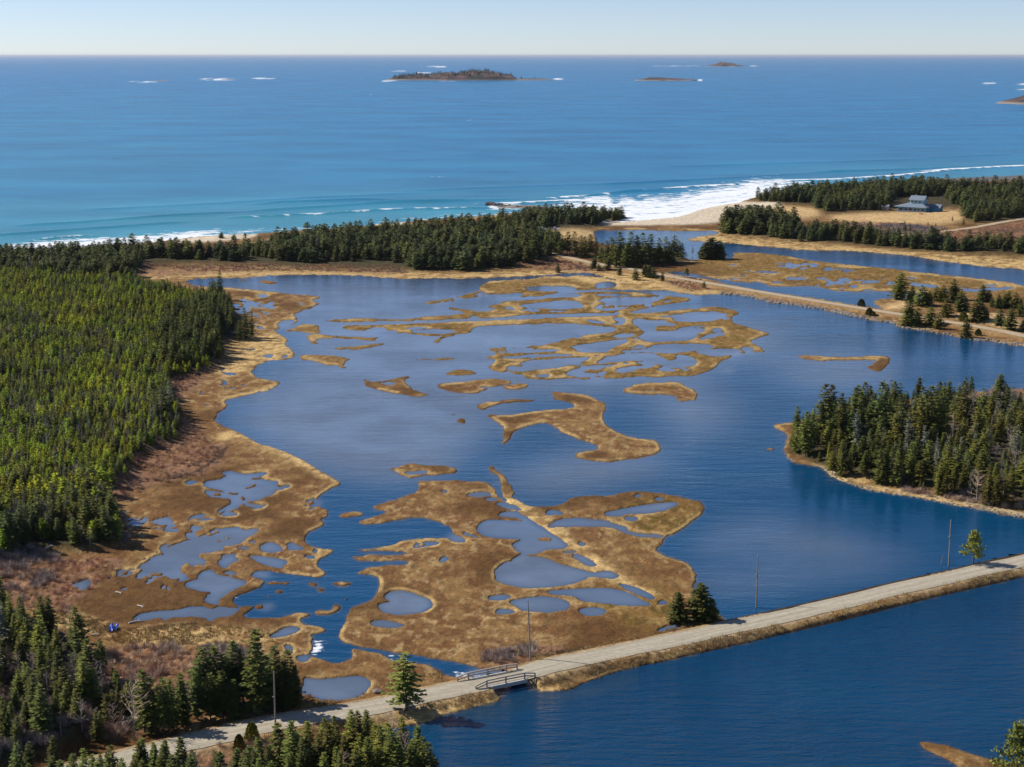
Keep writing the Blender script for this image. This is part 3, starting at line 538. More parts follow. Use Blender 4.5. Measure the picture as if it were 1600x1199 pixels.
spot(645, 680, 112, 116, 0.67, .4); spot(860, 885, 121.5, 126, 0.74, .4); spot(1000, 1112, 102, 104.6, 0.59, .42); spot(1168, 1190, 102, 105, 0.67, .4); spot(1088, 1100, 123, 128, 0.74, .3); spot(1530, 1562, 128.5, 132.5, 0.74, .4); spot(1572, 1700, 129, 134.5, 0.81, .3); spot(1570, 1700, 138, 142.5, 0.81, .35)
spot(1560, 1700, 160, 167, 0.59, .45); spot(590, 630, 125, 129, 0.74, .4); spot(680, 720, 126, 129, 0.59, .4); spot(750, 830, 317, 330, 0.74, .42)
foam = np.clip(foam, 0, 1.1)
shoal = np.clip(np.exp(-dm / 260.0) * .9 * (.55 + .6 * wob2) + .42 * sstep(1150, -200, U) * (.6 + .8 * (wob2 - .3)) * sstep(6500, 1500, Y) + .1, 0, 1)
keep = (V < sea_line(U) + 4); kq = keep[1:, :-1] | keep[1:, 1:] | keep[:-1, 1:] | keep[:-1, :-1]
Zs = np.where(dm > 0, Zs * sstep(0, 25, dm), 0)
sea = link('sea', grid_mesh('sea', X, Y, Zs, {'shoal': shoal, 'calm': sstep(2500, 9000, Y) * .35, 'foam': foam}, keep=kq), mt_sea); tag(sea, kind='structure')

# ------------------------------------------------------------------ light, sky
SUN_EL, SUN_DIR = R(40), Vector((-.958, .287, 0)).normalized()
w = bpy.data.worlds.new('World'); SC.world = w; w.use_nodes = True; nt = w.node_tree
sky = nt.nodes.new('ShaderNodeTexSky'); sky.sky_type = 'NISHITA'; sky.sun_disc = False; sky.sun_elevation = SUN_EL
sky.sun_rotation = math.atan2(SUN_DIR.x, SUN_DIR.y); sky.altitude = 100; sky.air_density = .6; sky.dust_density = .1; sky.ozone_density = 3.0
tint = nt.nodes.new('ShaderNodeMix'); tint.data_type = 'RGBA'; tint.blend_type = 'MULTIPLY'; tint.inputs[0].default_value = 1.0; tint.inputs[7].default_value = (1.01, .975, 1.05, 1)
nt.links.new(sky.outputs[0], tint.inputs[6]); nt.links.new(tint.outputs[2], nt.nodes['Background'].inputs[0]); nt.nodes['Background'].inputs[1].default_value = .098
sd = bpy.data.lights.new('sun', 'SUN'); sd.energy = 4.6; sd.angle = R(.53); sd.color = (1.0, .95, .87)
so = bpy.data.objects.new('sun', sd); COL.objects.link(so); so.location = (-300, 300, 300)
sv3 = Vector((SUN_DIR.x * math.cos(SUN_EL), SUN_DIR.y * math.cos(SUN_EL), math.sin(SUN_EL)))
so.rotation_euler = sv3.to_track_quat('Z', 'Y').to_euler()
SC.view_settings.view_transform = 'Standard'; SC.view_settings.look = 'None'; SC.view_settings.exposure = .22; SC.view_settings.gamma = 1

# ------------------------------------------------------------------ the air: one even, closed box of haze
mh = bpy.data.materials.new('haze'); mh.use_nodes = True; nt = mh.node_tree; nt.nodes.clear(); out_ = nt.nodes.new('ShaderNodeOutputMaterial'); vo = nt.nodes.new('ShaderNodeVolumePrincipled')
vo.inputs['Color'].default_value = (.84, .88, .97, 1); vo.inputs['Density'].default_value = 1.3e-5; vo.inputs['Anisotropy'].default_value = .2; nt.links.new(vo.outputs[0], out_.inputs['Volume'])
bm = bmesh.new(); bmesh.ops.create_cube(bm, size=1); hz_me = bpy.data.meshes.new('haze'); bm.to_mesh(hz_me); bm.free()
haze = link('haze', hz_me, mh); haze.scale = (190000, 330000, 121.5); haze.location = (0, 140000, 55.75); tag(haze, kind='stuff')
# ------------------------------------------------------------------ plant materials
def leaf_mat(name, dark, lite, rough=.75, var=.35):
    m, nt, b = mat(name); oi = N(nt, 'ShaderNodeObjectInfo'); g = N(nt, 'ShaderNodeNewGeometry')
    n = noise(nt, g.outputs['Position'], 1.1, 3); k = mth(nt, 'ADD', mth(nt, 'MULTIPLY', n, .75), mth(nt, 'MULTIPLY', g.outputs['Random Per Island'], .25))
    c = ramp(nt, k, [(.28, dark), (.72, lite)])
    pt = noise(nt, g.outputs['Position'], .045, 4, .6); c = mixc(nt, 1.0, c, ramp(nt, pt, [(.36, (.62, .72, .85)), (.5, (1, 1, 1)), (.64, (1.38, 1.20, .95))]), 'MULTIPLY')
    hv = N(nt, 'ShaderNodeHueSaturation'); L(nt, c, hv.inputs['Color'])
    L(nt, mth(nt, 'ADD', .478, mth(nt, 'MULTIPLY', oi.outputs['Random'], .04)), hv.inputs['Hue'])
    L(nt, mth(nt, 'ADD', 1 - var, mth(nt, 'MULTIPLY', oi.outputs['Random'], 2 * var)), hv.inputs['Value'])
    L(nt, hv.outputs[0], b.inputs['Base Color']); b.inputs['Roughness'].default_value = rough; b.inputs['Specular IOR Level'].default_value = .2
    return m
M_SPR = leaf_mat('spruce_needles', (.040, .054, .008), (.205, .210, .036))
M_YNG = leaf_mat('young_fir_needles', (.12, .16, .005), (.40, .44, .024), var=.42)
M_LONE = leaf_mat('open_spruce_needles', (.055, .070, .012), (.26, .26, .050))
M_PINE = leaf_mat('pine_needles', (.065, .080, .012), (.24, .24, .045))
M_GRY = leaf_mat('lichen_needles', (.075, .085, .055), (.20, .20, .14))
M_COAST = leaf_mat('coast_needles', (.044, .062, .018), (.20, .215, .062))
M_BARK = simple('bark', (.11, .085, .065), .9, .35, 4)
M_DEAD = simple('dead_wood', (.30, .27, .24), .9, .3, 3)
M_TWIG = leaf_mat('bare_twigs', (.22, .155, .125), (.48, .38, .32), var=.3)
M_TWIGR = leaf_mat('red_twigs', (.24, .135, .085), (.48, .30, .20), var=.3)
M_STRAW = leaf_mat('straw', (.22, .14, .05), (.50, .36, .17), var=.2)
M_ROCK = simple('rock', (.22, .185, .145), .9, .4, 1.5, .1)

class MB:
    def __init__(s): s.v = []; s.f = []
    def quad(s, a, b, c, d): n = len(s.v); s.v += [a, b, c, d]; s.f.append((n, n + 1, n + 2, n + 3))
    def tri(s, a, b, c): n = len(s.v); s.v += [a, b, c]; s.f.append((n, n + 1, n + 2))
    def tube(s, p, q, r0, r1, n=5):
        p, q = Vector(p), Vector(q); z = (q - p).normalized(); x = z.orthogonal().normalized(); y = z.cross(x); k = len(s.v)
        for c, r in ((p, r0), (q, r1)):
            for i in range(n): a = 2 * math.pi * i / n; s.v.append(c + x * math.cos(a) * r + y * math.sin(a) * r)
        for i in range(n): s.f.append((k + i, k + (i + 1) % n, k + n + (i + 1) % n, k + n + i))
        s.f.append(tuple(k + n + i for i in range(n))); s.f.append(tuple(k + n - 1 - i for i in range(n)))
    def box(s, x0, x1, y0, y1, z0, z1, M=None):
        k = len(s.v); c = [Vector((x, y, z)) for z in (z0, z1) for y in (y0, y1) for x in (x0, x1)]
        if M is not None: c = [M @ p for p in c]
        s.v += c; s.f += [tuple(k + i for i in q) for q in ((0, 2, 3, 1), (4, 5, 7, 6), (0, 1, 5, 4), (2, 6, 7, 3), (0, 4, 6, 2), (1, 3, 7, 5))]
    def beam(s, p, q, w, h):
        """a squared timber from p to q"""
        p, q = Vector(p), Vector(q); d = q - p; x = d.normalized(); y = Vector((0, 0, 1)).cross(x).normalized(); z = x.cross(y)
        M = Matrix((x, y, z)).transposed().to_4x4(); M.translation = p; s.box(0, d.length, -w / 2, w / 2, -h / 2, h / 2, M)
    def leaf(s, c, d, n, ln, wd):
        d = d.normalized(); t = d.cross(n)
        if t.length < 1e-4: t = Vector((1, 0, 0))
        t = t.normalized() * wd; s.quad(c - d * ln * .15, c + d * ln * .45 + t, c + d * ln, c + d * ln * .45 - t)
    def build(s, name, m, smooth=False):
        me = mesh_from(name, s.v, s.f, smooth); me.materials.append(m); return me

def rv(r): return Vector((r.uniform(-1, 1), r.uniform(-1, 1), r.uniform(-1, 1)))
def spruce(seed, H=8.0, Rr=1.9, whorls=17, br=7, steps=5, clear=.08, lean=0.0, full=.85, leaf=.62, gaps=.1, top=1.0):
    """tapered trunk with drooping whorled limbs, each limb clothed in small sprigs"""
    r = random.Random(seed); t = MB(); c = MB(); lx, ly = lean * r.uniform(-1, 1), lean * r.uniform(-1, 1)
    def ax(z): return Vector((lx * (z / H) ** 2, ly * (z / H) ** 2, z))
    for i in range(5):
        z0, z1 = H * .96 * i / 5, H * .96 * (i + 1) / 5; k0, k1 = .115 * H / 8 * (1 - i / 5) + .012, .115 * H / 8 * (1 - (i + 1) / 5) + .012
        t.tube(ax(z0 - (.35 if i == 0 else 0)), ax(z1), k0, k1, 6)
    ph = r.uniform(0, 6.28); lop = [r.uniform(.72, 1.18) for _ in range(6)]
    for w in range(whorls):
        f = w / (whorls - 1); z = H * (clear + (1 - clear) * (f ** .92)) * .985
        base = Rr * ((1 - f) ** full) * (1 - .35 * max(0, (.22 - f) / .22)) + .10
        n = br if f < .75 else max(3, br - 2)
        for k in range(n):
            if r.random() < gaps: continue
            a = ph + w * 2.4 + k * 6.283 / n + r.uniform(-.3, .3); ln = base * r.uniform(.68, 1.15) * lop[int((a % 6.283) / 6.284 * 6)]
            u = Vector((math.cos(a), math.sin(a), 0)); dz = r.uniform(-.34, -.12) if f < .7 else r.uniform(-.1, .35)
            o = ax(z)
            if ln > .5: t.tri(o, o + u * ln * .8 + Vector((0, 0, dz * ln * .8 + .03)), o + Vector((0, 0, -.06)))
            m = max(2, int(steps * min(1, ln / Rr * 1.3) + .5))
            for j in range(m):
                q = (j + r.uniform(.35, .9)) / m; p = o + u * ln * q + Vector((0, 0, dz * ln * q + .10 * ln * q * q))
                sz = leaf * (1.05 - .45 * q) * (.55 + .45 * min(1, ln / Rr + .25)) * top
                for sd in (-1, 1):
                    d = u * r.uniform(.45, 1) + u.cross(Vector((0, 0, 1))) * sd * r.uniform(.3, 1.0) + Vector((0, 0, r.uniform(-.35, .25)))
                    c.leaf(p, d, Vector((0, 0, 1)) + rv(r) * .55, sz, sz * .38)
            c.leaf(o + u * ln * .8 + Vector((0, 0, dz * ln * .8)), u + Vector((0, 0, .15)), Vector((0, 0, 1)) + rv(r) * .4, leaf * .8 * top, leaf * .2)
    for k in range(5): c.leaf(ax(H * .93), Vector((r.uniform(-.3, .3), r.uniform(-.3, .3), 1)), rv(r), leaf * .95, leaf * .18)
    return t, c
def pine(seed, H=6.5, Rr=2.9):
    """broad, flat-layered wind-shaped pine"""
    r = random.Random(seed); t = MB(); c = MB(); p = Vector((0, 0, -.3))
    pts = [Vector((0, 0, -.3)), Vector((.1, 0, H * .25)), Vector((-.1, .05, H * .5)), Vector((.15, 0, H * .75)), Vector((.1, 0, H * .95))]
    for i in range(4): t.tube(pts[i], pts[i + 1], .17 - .035 * i, .135 - .035 * i, 6)
    for k in range(26):
        f = .24 + .74 * k / 25; o = Vector((.1 * math.sin(k), 0, H * f)); a = k * 2.4; rr = Rr * (1.1 - .95 * f) * r.uniform(.6, 1.15) * (1.15 - .75 * math.cos(a) * (.75 - f))
        e = o + Vector((math.cos(a) * rr, math.sin(a) * rr, r.uniform(.0, .5))); t.tube(o, e, .045, .015, 4)
        for j in range(5):
            q = .35 + .65 * (j + r.random()) / 5; cc = o.lerp(e, q) + rv(r) * .2
            for l in range(13): c.leaf(cc + Vector((r.gauss(0, .36), r.gauss(0, .36), r.gauss(0, .16))), rv(r) + Vector((0, 0, .35)), rv(r) + Vector((0, 0, .8)), .38, .12)
    return t, c
def bushy(seed, H=3.0, Rr=1.1):
    r = random.Random(seed); t = MB(); c = MB(); t.tube((0, 0, -.2), (0, 0, H * .7), .08, .03, 5)
    for k in range(900):
        f = r.random() ** .8; a = r.uniform(0, 6.283); rr = Rr * (1 - f ** 1.7) ** .6 * r.uniform(.72, 1.0) * (1 if f > .06 else .8)
        c.leaf(Vector((math.cos(a) * rr, math.sin(a) * rr, -.05 + f * H * .95)), Vector((math.cos(a) * .5, math.sin(a) * .5, .9)) + rv(r) * .4, Vector((math.cos(a), math.sin(a), .3)) + rv(r) * .3, .36, .14)
    return t, c
def bare(seed, H=6.0, n=26, spread=.5, thin=1.0):
    """leafless tree: trunk, limbs and fine twigs"""
    r = random.Random(seed); t = MB(); c = MB(); t.tube((0, 0, -.3), (0, 0, H * .5), .09 * thin, .05 * thin, 5); t.tube((0, 0, H * .5), (.05, 0, H), .05 * thin, .012, 5)
    for k in range(n):
        z = H * r.uniform(.2, .95); a = r.uniform(0, 6.283); ln = spread * H * (1.05 - z / H) * r.uniform(.5, 1) + .25
        o = Vector((0, 0, z)); e = o + Vector((math.cos(a) * ln, math.sin(a) * ln, ln * r.uniform(.15, .9))); c.tube(o, e, .028 * thin, .008, 3)
        for j in range(9):
            b0 = o.lerp(e, r.uniform(.2, 1)); d = (e - o).normalized() * .5 + rv(r) * .7; l2 = r.uniform(.3, .8); sd = Vector((.022, .0, 0)) * thin
            c.tri(b0 - sd, b0 + sd, b0 + d * l2)
    return t, c
def thicket(seed, H=1.3, Rr=1.0, n=90, wd=.020):
    r = random.Random(seed); c = MB()
    for k in range(n):
        a = r.uniform(0, 6.283); rr = Rr * math.sqrt(r.random()) * .7; o = Vector((math.cos(a) * rr, math.sin(a) * rr, -.1)); d = Vector((math.cos(a) * r.uniform(0, .7) * Rr, math.sin(a) * r.uniform(0, .7) * Rr, H * r.uniform(.5, 1.1)))
        d += rv(r) * .25; m = o + d * .55 + rv(r) * .08; sd = Vector((math.sin(a), -math.cos(a), 0)) * wd * r.uniform(.6, 1.5); c.quad(o - sd, o + sd, m + sd * .8, m - sd * .8); c.tri(m - sd * .9, m + sd * .9, o + d)
        for q in range(3): e = m + rv(r) * .4 + Vector((0, 0, .25)); c.tri(m - sd * .6, m + sd * .6, e)
    return c
def tuft(seed, H=.55, n=26):
    r = random.Random(seed); c = MB()
    for k in range(n):
        a = r.uniform(0, 6.283); o = Vector((r.gauss(0, .16), r.gauss(0, .16), -.05)); d = Vector((math.cos(a) * .35, math.sin(a) * .35, 1)) * H * r.uniform(.5, 1.1); sd = Vector((math.sin(a), -math.cos(a), 0)) * .028; c.tri(o - sd, o + sd, o + d)
    return c
def boulder(seed, s=.5):
    r = random.Random(seed); bm = bmesh.new(); bmesh.ops.create_icosphere(bm, subdivisions=2, radius=s)
    for v in bm.verts: v.co *= r.uniform(.82, 1.15)
    k = (r.uniform(.9, 1.4), r.uniform(.7, 1.1), r.uniform(.5, .8))
    for v in bm.verts: v.co = Vector((v.co.x * k[0], v.co.y * k[1], v.co.z * k[2]))
    me = bpy.data.meshes.new('boulder'); bm.to_mesh(me); bm.free(); me.materials.append(M_ROCK); return me

# prototypes (trunk mesh, crown mesh, natural height)
def proto(tc, mc, mb=None, H=8.0, nm='crown'): return (tc[0].build('trunk', mb or M_BARK), tc[1].build(nm, mc), H)
SPR = [proto(spruce(10 + i, 8.0, rr, 18, 7, 5, cl, .35, fu, .66, ga), M_SPR) for i, (rr, cl, fu, ga) in enumerate([(2.1, .05, .85, .08), (1.8, .14, .75, .14), (2.5, .04, .75, .1), (1.7, .08, .9, .06), (2.0, .2, .62, .2), (2.3, .1, .85, .14)])]
TALL = [proto(spruce(40 + i, 12.0, rr, 24, 7, 6, cl, .6, .62, .72, ga), M_SPR, None, 12.0) for i, (rr, cl, ga) in enumerate([(2.3, .2, .12), (1.9, .28, .2), (2.6, .16, .14)])]
GREY = [proto(spruce(60 + i, 8.0, 1.25, 18, 6, 4, .2, .3, .7, .5, .3), M_GRY, M_DEAD) for i in range(3)]
COAST = [proto(spruce(70 + i, 7.0, rr, 13, 8, 4, .02, .3, .6, .95, .06), M_COAST, None, 7.0) for i, rr in enumerate((1.9, 2.3, 1.6, 2.6))]
YNG = [proto(spruce(80 + i, 4.5, rr, 12, 6, 2, .03, .15, .9, .68, .08), M_YNG, None, 4.5) for i, rr in enumerate((1.45, 1.75, 1.25, 2.0))]
DARKY = [proto(spruce(90 + i, 5.5, 1.15, 13, 6, 3, .06, .2, .85, .68, .12), M_SPR, None, 5.5) for i in range(3)]
BARE = [proto(bare(100 + i, 6.0, 26, .42), M_TWIG, M_DEAD, 6.0, 'branches') for i in range(3)]
BIGBARE = [proto(bare(110, 7.0, 60, .55, 1.2), M_TWIG, M_DEAD, 7.0, 'branches')]
PINE = [proto(pine(5), M_PINE, None, 6.5)]; BUSH = [proto(bushy(6), M_SPR, None, 3.0)]
LONE = [proto(spruce(200, 9.0, 2.6, 15, 7, 8, .15, .1, .68, .62, .24), M_LONE, None, 9.0), proto(spruce(201, 6.0, 2.2, 16, 9, 7, .02, .1, .6, .62, .05), M_SPR, None, 6.0), proto(spruce(202, 4.6, 2.1, 13, 9, 6, .02, .1, .62, .6, .05), M_SPR, None, 4.6)]

# ------------------------------------------------------------------ where the trees stand
def inside(p, x, y):
    q = np.roll(p, -1, 0); c = ((p[:, 1] <= y) != (q[:, 1] <= y)) & (x < p[:, 0] + (y - p[:, 1]) * (q[:, 0] - p[:, 0]) / (q[:, 1] - p[:, 1] + 1e-12)); return c.sum() % 2 == 1
def scatter(poly, spacing, seed, vmin=255, dens=None, lim=99999):
    """points in a surveyed stand, about SPACING metres apart on the ground"""
    P = tile('P', poly); gx, gy = unproj(P[:, 0], P[:, 1]); r = np.random.default_rng(seed); G = np.stack([gx, gy], 1)
    nx = int((gx.max() - gx.min()) / spacing) + 1; ny = int((gy.max() - gy.min()) / spacing) + 1; out = []
    X, Y = np.meshgrid(gx.min() + np.arange(nx) * spacing, gy.min() + np.arange(ny) * spacing)
    X = X + r.uniform(-.48, .48, X.shape) * spacing; Y = Y + r.uniform(-.48, .48, X.shape) * spacing; X = X.ravel(); Y = Y.ravel()
    q = np.roll(G, -1, 0); ins = np.zeros(X.shape, int)
    for a, b in zip(G, q):
        if a[1] == b[1]: continue
        ins += ((a[1] <= Y) != (b[1] <= Y)) & (X < a[0] + (Y - a[1]) * (b[0] - a[0]) / (b[1] - a[1]))
    k = ins % 2 == 1; X, Y = X[k], Y[k]; u, v = proj(X, Y, 0 * X)
    k = (u > -230) & (u < 1830) & (sample(m4, u, v) > .72) & (sample(d1, u, v) > 4.2) & (sample(d2, u, v) > 4.5) & (sample(d3, u, v) > 4)
    if dens is not None: k &= r.uniform(0, 1, X.shape) < dens(X, Y, u, v)
    X, Y = X[k][:lim], Y[k][:lim]; return X, Y, height(X, Y)
TREES = []   # x, y, z, scale, rotation, prototype family, index, stand, forced individual
rt = random.Random(3)
def stand(name, poly, spacing, fams, hts, seed, dens=None):
    X, Y, Zt = scatter(poly, spacing, seed, dens=dens); r = random.Random(seed)
    for x, y, z in zip(X, Y, Zt):
        n = float(fbm(np.array([x / 18]), np.array([y / 18]), 3, 7)[0]); fam = fams(n, r, x, y); H = (hts[0] + (hts[1] - hts[0]) * r.random() ** 1.3) * (.72 + .56 * n) * (1.3 if r.random() < .08 else 1) * (.62 if r.random() < .15 else 1)
        if fam is None: continue
        TREES.append((float(x), float(y), float(z), H / fam[0][2], r.uniform(0, 6.28), fam, r.randrange(len(fam)), name, False, r.uniform(.95, 1.3) if name != 'point_wood' and fam is not COAST else (r.uniform(.95, 1.45) if fam is not COAST else r.uniform(1.1, 1.7))))
def single(stand_name, u, v, top, fam, i=None, wide=1.0):
    x, y, z = place(u, v); H = None
    lo, hi = .5, 30.0
    for _ in range(30):
        m = (lo + hi) / 2
        if proj(x, y, z + m)[1] > top: lo = m
        else: hi = m
    i = rt.randrange(len(fam)) if i is None else i
    TREES.append((x, y, z, lo / fam[i][2], 0.0 if fam is PINE else rt.uniform(0, 6.28), fam, i, stand_name, True, wide))

def f_young(n, r, x, y):
    q = r.random()
    v_ = proj(x, y, 0)[1]
    if 622 < v_ < 705 and n > .36 or 812 < v_: return GREY if q < .24 else (DARKY if q < .58 else (BARE if q < .64 else YNG))
    if v_ < 462: return DARKY if q < .36 else (GREY if q < .56 else YNG)
    if n > .585: return GREY if q < .25 else (BARE if q < .33 else (DARKY if q < .75 else YNG))
    if n < .45: return DARKY if q < .6 else (YNG if q < .95 else COAST)
    return YNG if q < .93 else (GREY if q < .97 else DARKY)
def f_dark(n, r, x, y): q = r.random(); return SPR if q < .74 else (DARKY if q < .9 else (GREY if q < .96 else BARE))
def f_mix(n, r, x, y): q = r.random(); return SPR if q < .45 else (DARKY if q < .65 else (BARE if q < .93 else GREY))
def f_coast(n, r, x, y): q = r.random(); return COAST if q < .95 else GREY
def f_point(n, r, x, y):
    q = r.random(); u_ = proj(x, y, 0)[0]
    return SPR if q < .40 else (LONE if q < .60 else (TALL if q < .66 else (GREY if q < .80 else (BARE if q < (.94 if u_ > 1480 else .84) else DARKY))))
F_W1 = '-230,440;0,430;215,446;300,464;345,465;362,487;365,520;340,540;350,560;330,575;300,590;262,595;262,602;0,600;-230,600'
F_W2 = '-230,604;0,604;262,604;275,650;286,662;275,690;250,700;210,720;200,748;165,772;-230,772'
F_W3 = '-230,776;165,776;150,790;183,822;188,850;150,862;60,860;30,878;-230,890'
stand('west_wood', F_W1, 2.1, f_young, (2.4, 4.1), 1, lambda X, Y, u, v: np.where((np.hypot((u - 68), (v - 594) * 4) < 17), 0, .97))
stand('west_wood', F_W2, 1.9, f_young, (2.3, 4.0), 2)
stand('west_wood', F_W3, 1.95, lambda n, r, x, y: f_young(n, r, x, y) if r.random() < .6 else f_dark(n, r, x, y), (3.0, 5.6), 3)
stand('edge_wood', '262,505;345,468;362,487;366,518;340,535;348,560;325,575;262,592;240,560', 3.6, lambda n, r, x, y: SPR, (6, 9), 4)
stand('edge_wood', '230,640;275,640;286,662;262,690;240,690', 3.6, lambda n, r, x, y: SPR if r.random() < .6 else GREY, (5, 8), 5)
stand('edge_wood', '0,860;60,830;165,800;183,822;186,850;150,860;100,842;60,860;0,880', 2.6, f_dark, (5, 9), 6)
stand('dune_wood', '-230,398;0,400;225,398;230,412;205,432;215,446;0,432;-230,440', 4.2, f_coast, (4.5, 7), 7)
stand('dune_wood', '230,397;300,403;380,402;400,385;500,376;600,369;700,361;800,355;860,350;868,362;820,364;852,374;876,386;866,401;838,408;800,420;720,425;650,423;600,413;530,414;466,416;400,408;370,414;280,412;230,410', 4.6, f_coast, (5, 8.5), 8, lambda X, Y, u, v: np.where((np.hypot(u - 769, (v - 381) * 2.0) < 13) | ((u < 420) & (u > 330) & (v < 392)), 0, .96))
stand('dune_wood', '790,350;870,338;960,338;985,341;950,347;930,354;860,357;800,354', 4.6, f_coast, (5.5, 7.5), 9)
stand('house_wood', '1178,311;1206,319;1268,321;1285,334;1375,332;1393,324;1398,312;1478,312;1487,324;1507,327;1507,343;1524,351;1600,340;1830,312;1830,292;1600,297;1500,296;1400,292;1330,294;1250,302;1190,309', 4.8, f_coast, (5.5, 9), 10, lambda X, Y, u, v: np.where(u > 1470, .55 + .4 * (v > 312), .97))
stand('river_wood', '1123,361;1140,350;1180,345;1232,350;1245,360;1236,377;1186,371;1135,366', 4.6, f_coast, (7, 11), 11, lambda X, Y, u, v: 1 + 0 * u)
stand('river_wood', '1250,370;1300,366;1350,372;1420,380;1500,387;1600,393;1830,403;1830,411;1600,401;1498,397;1448,392;1390,387;1340,382;1291,380;1250,379', 4.2, f_coast, (4.5, 8), 12, lambda X, Y, u, v: .9 + 0 * u)
stand('near_wood', '-230,945;0,962;50,985;108,1010;140,1045;158,1090;148,1130;112,1172;40,1198;-60,1225;-230,1275', 2.95, lambda n, r, x, y: f_dark(n, r, x, y) if r.random() < .75 else (BARE if r.random() < .65 else DARKY), (3.6, 8.2), 13)
stand('near_wood', '150,1060;200,1060;235,1110;200,1150;140,1165', 3.0, f_mix, (3, 6), 14)
stand('point_wood', '1236,700;1243,677;1290,660;1360,646;1440,637;1530,632;1600,632;1830,640;1830,806;1600,797;1540,790;1480,780;1430,770;1370,760;1335,754;1300,738;1283,724;1245,714', 3.4, f_point, (3.5, 8.0), 15, lambda X, Y, u, v: np.where(np.hypot(u - 1335, (v - 718) * 1.6) < 14, 0, np.where((u > 1530) & (v < 645), .15, .97)))
stand('roadside_wood', '300,1250;420,1215;470,1205;600,1190;670,1215;690,1262;300,1300', 2.7, f_dark, (5, 8), 16)
stand('roadside_wood', '-100,1262;60,1235;180,1222;290,1205;330,1235;300,1290;-100,1300', 2.6, f_dark, (4, 7), 17)
def many(name, tilek, txt, fam, wide=1.0):
    a = np.array([float(q) for q in txt.replace(';', ' ').replace(',', ' ').split()]).reshape(-1, 3); x0, y0, k = TILES[tilek]
    for x, y, t in a: single(name, x0 + x / k, y0 + y / k, y0 + t / k, fam, None, wide)
# row behind the road
many('road_row', 'P', '402,1119,984;309,1126,1042;329,1126,1051;349,1123,1048;367,1123,1062;288,1132,1065;226,1143,1047;240,1146,1062;256,1149,1059;270,1140,1060;284,1130,1052', SPR)
many('road_row', 'P', '318,1108,1011;338,1106,1010;365,1102,1003;380,1102,1015;432,1103,1010;452,1100,1016;418,1106,1022;442,1108,1035;462,1100,1040;350,1108,1022', SPR, 1.15)
single('road_row', 210, 1156, 1053, BARE); single('bare_tree', 150, 1150, 1105, BARE, 1); single('bare_tree', 178, 1148, 1098, BARE, 2); single('bare_tree', 128, 1135, 1085, BARE, 0)
# south of the road
many('roadside_row', 'P', '176,1222,1166;220,1215,1158;241,1218,1160;260,1214,1157;191,1240,1185;148,1240,1178;132,1228,1170;114,1235,1182;46,1212,1160;84,1205,1150;28,1225,1161;276,1240,1182;300,1250,1190', SPR)
many('bank_trees', 'P', '481,1208,1146;500,1215,1152;507,1172,1122;521,1165,1118;550,1182,1110;560,1186,1112;573,1166,1110;537,1210,1150;575,1225,1152;605,1200,1131;651,1220,1136;660,1225,1152;677,1240,1188;592,1225,1169;507,1240,1176;558,1235,1173;456,1235,1176;620,1225,1160;640,1235,1165', SPR, 1.1)
single('bank_bare', 633, 1215, 1142, BARE, 1)
single('conical_shrub', 394, 1157, 1129, BUSH, 0); single('conical_shrub', 374, 1171, 1148, BUSH, 0)
single('lone_road_spruce', 635, 1110, 1019, LONE, 0, 1.5); single('clump', 1060, 980, 926, LONE, 1, 1.15); single('clump', 1093, 972, 912, LONE, 1, 1.3); single('clump', 1112, 971, 937, LONE, 2, 1.1)
single('lone_pine', 1520, 883, 833, PINE, 0); single('corner_pine', 1588, 1226, 1137, PINE, 0)
single('lone_point', 345, 520, 470, SPR, 1) ; single('shore_spruces', 383, 527, 481, SPR, 0); single('shore_spruces', 393, 526, 487, SPR, 3); single('shore_spruces', 374, 527, 500, SPR, 2)
# wooded point, the tall ones on the skyline
many('point_wood', 'Y', '410,500,150;520,480,205;590,470,175;625,480,200;300,560,315;240,560,380;440,640,500;510,700,520;460,690,560;560,700,560;740,500,145;760,740,560;850,560,215;980,500,170;1045,500,165;1095,500,175;1235,420,135;1090,790,690;1440,840,690;1390,820,640;770,600,430;680,620,420;860,700,450', SPR)
single('point_wood', 1563, 612, 585, LONE, 1, 1.3); single('bare_tree', 1491, 742, 699, BIGBARE, 0)
many('point_grey', 'Y', '600,560,300;1000,620,400;905,590,330;1550,640,400;1080,700,480;1300,600,430', GREY)
# grove between the road and the river marsh
many('mid_grove', 'N', '400,760,530;380,770,620;510,785,640;480,800,690;600,830,640;640,830,700;670,820,690;480,1020,780;560,1000,850;540,1010,920;680,990,840;760,1045,910;830,930,760;740,780,650;800,790,640;900,770,585;960,880,700;1000,870,740;1170,790,630;1230,790,680;1110,970,770;1160,960,790;1200,950,840;1260,840,760;1320,850,720;1330,1010,860;1430,1055,850;1410,840,690;1480,850,710;1520,860,760;1530,930,820;1550,1070,960;1380,840,720', LONE[1:3], 1.25)
many('mid_grove', 'N', '1020,1128,940', LONE[1:2], 1.1); many('mid_grove', 'N', '990,965,885;1130,1105,1045;35,832,765;110,918,848;150,915,880', BUSH, 1.5)
many('river_grove', 'X', '20,555,400;90,520,300;170,470,310;250,480,330;330,490,310;390,510,310;440,500,340;510,510,330;600,550,400;640,560,380;690,570,370;740,575,310;770,560,360;820,555,310;850,590,420;880,560,350;920,560,320;980,560,330;1020,562,440;1050,545,360;1100,540,350;1160,540,340;1200,530,380;1230,520,400;560,510,360;720,590,420;790,590,400;680,560,360;870,540,340;950,580,380;1050,560,400;1130,555,390;60,540,380;210,490,330;290,500,340;470,505,350', SPR, 1.45)
many('river_grove', 'X', '540,600,510;575,615,560;650,610,520;940,650,570;975,655,575;1005,660,595;1165,572,500', COAST, 1.6)
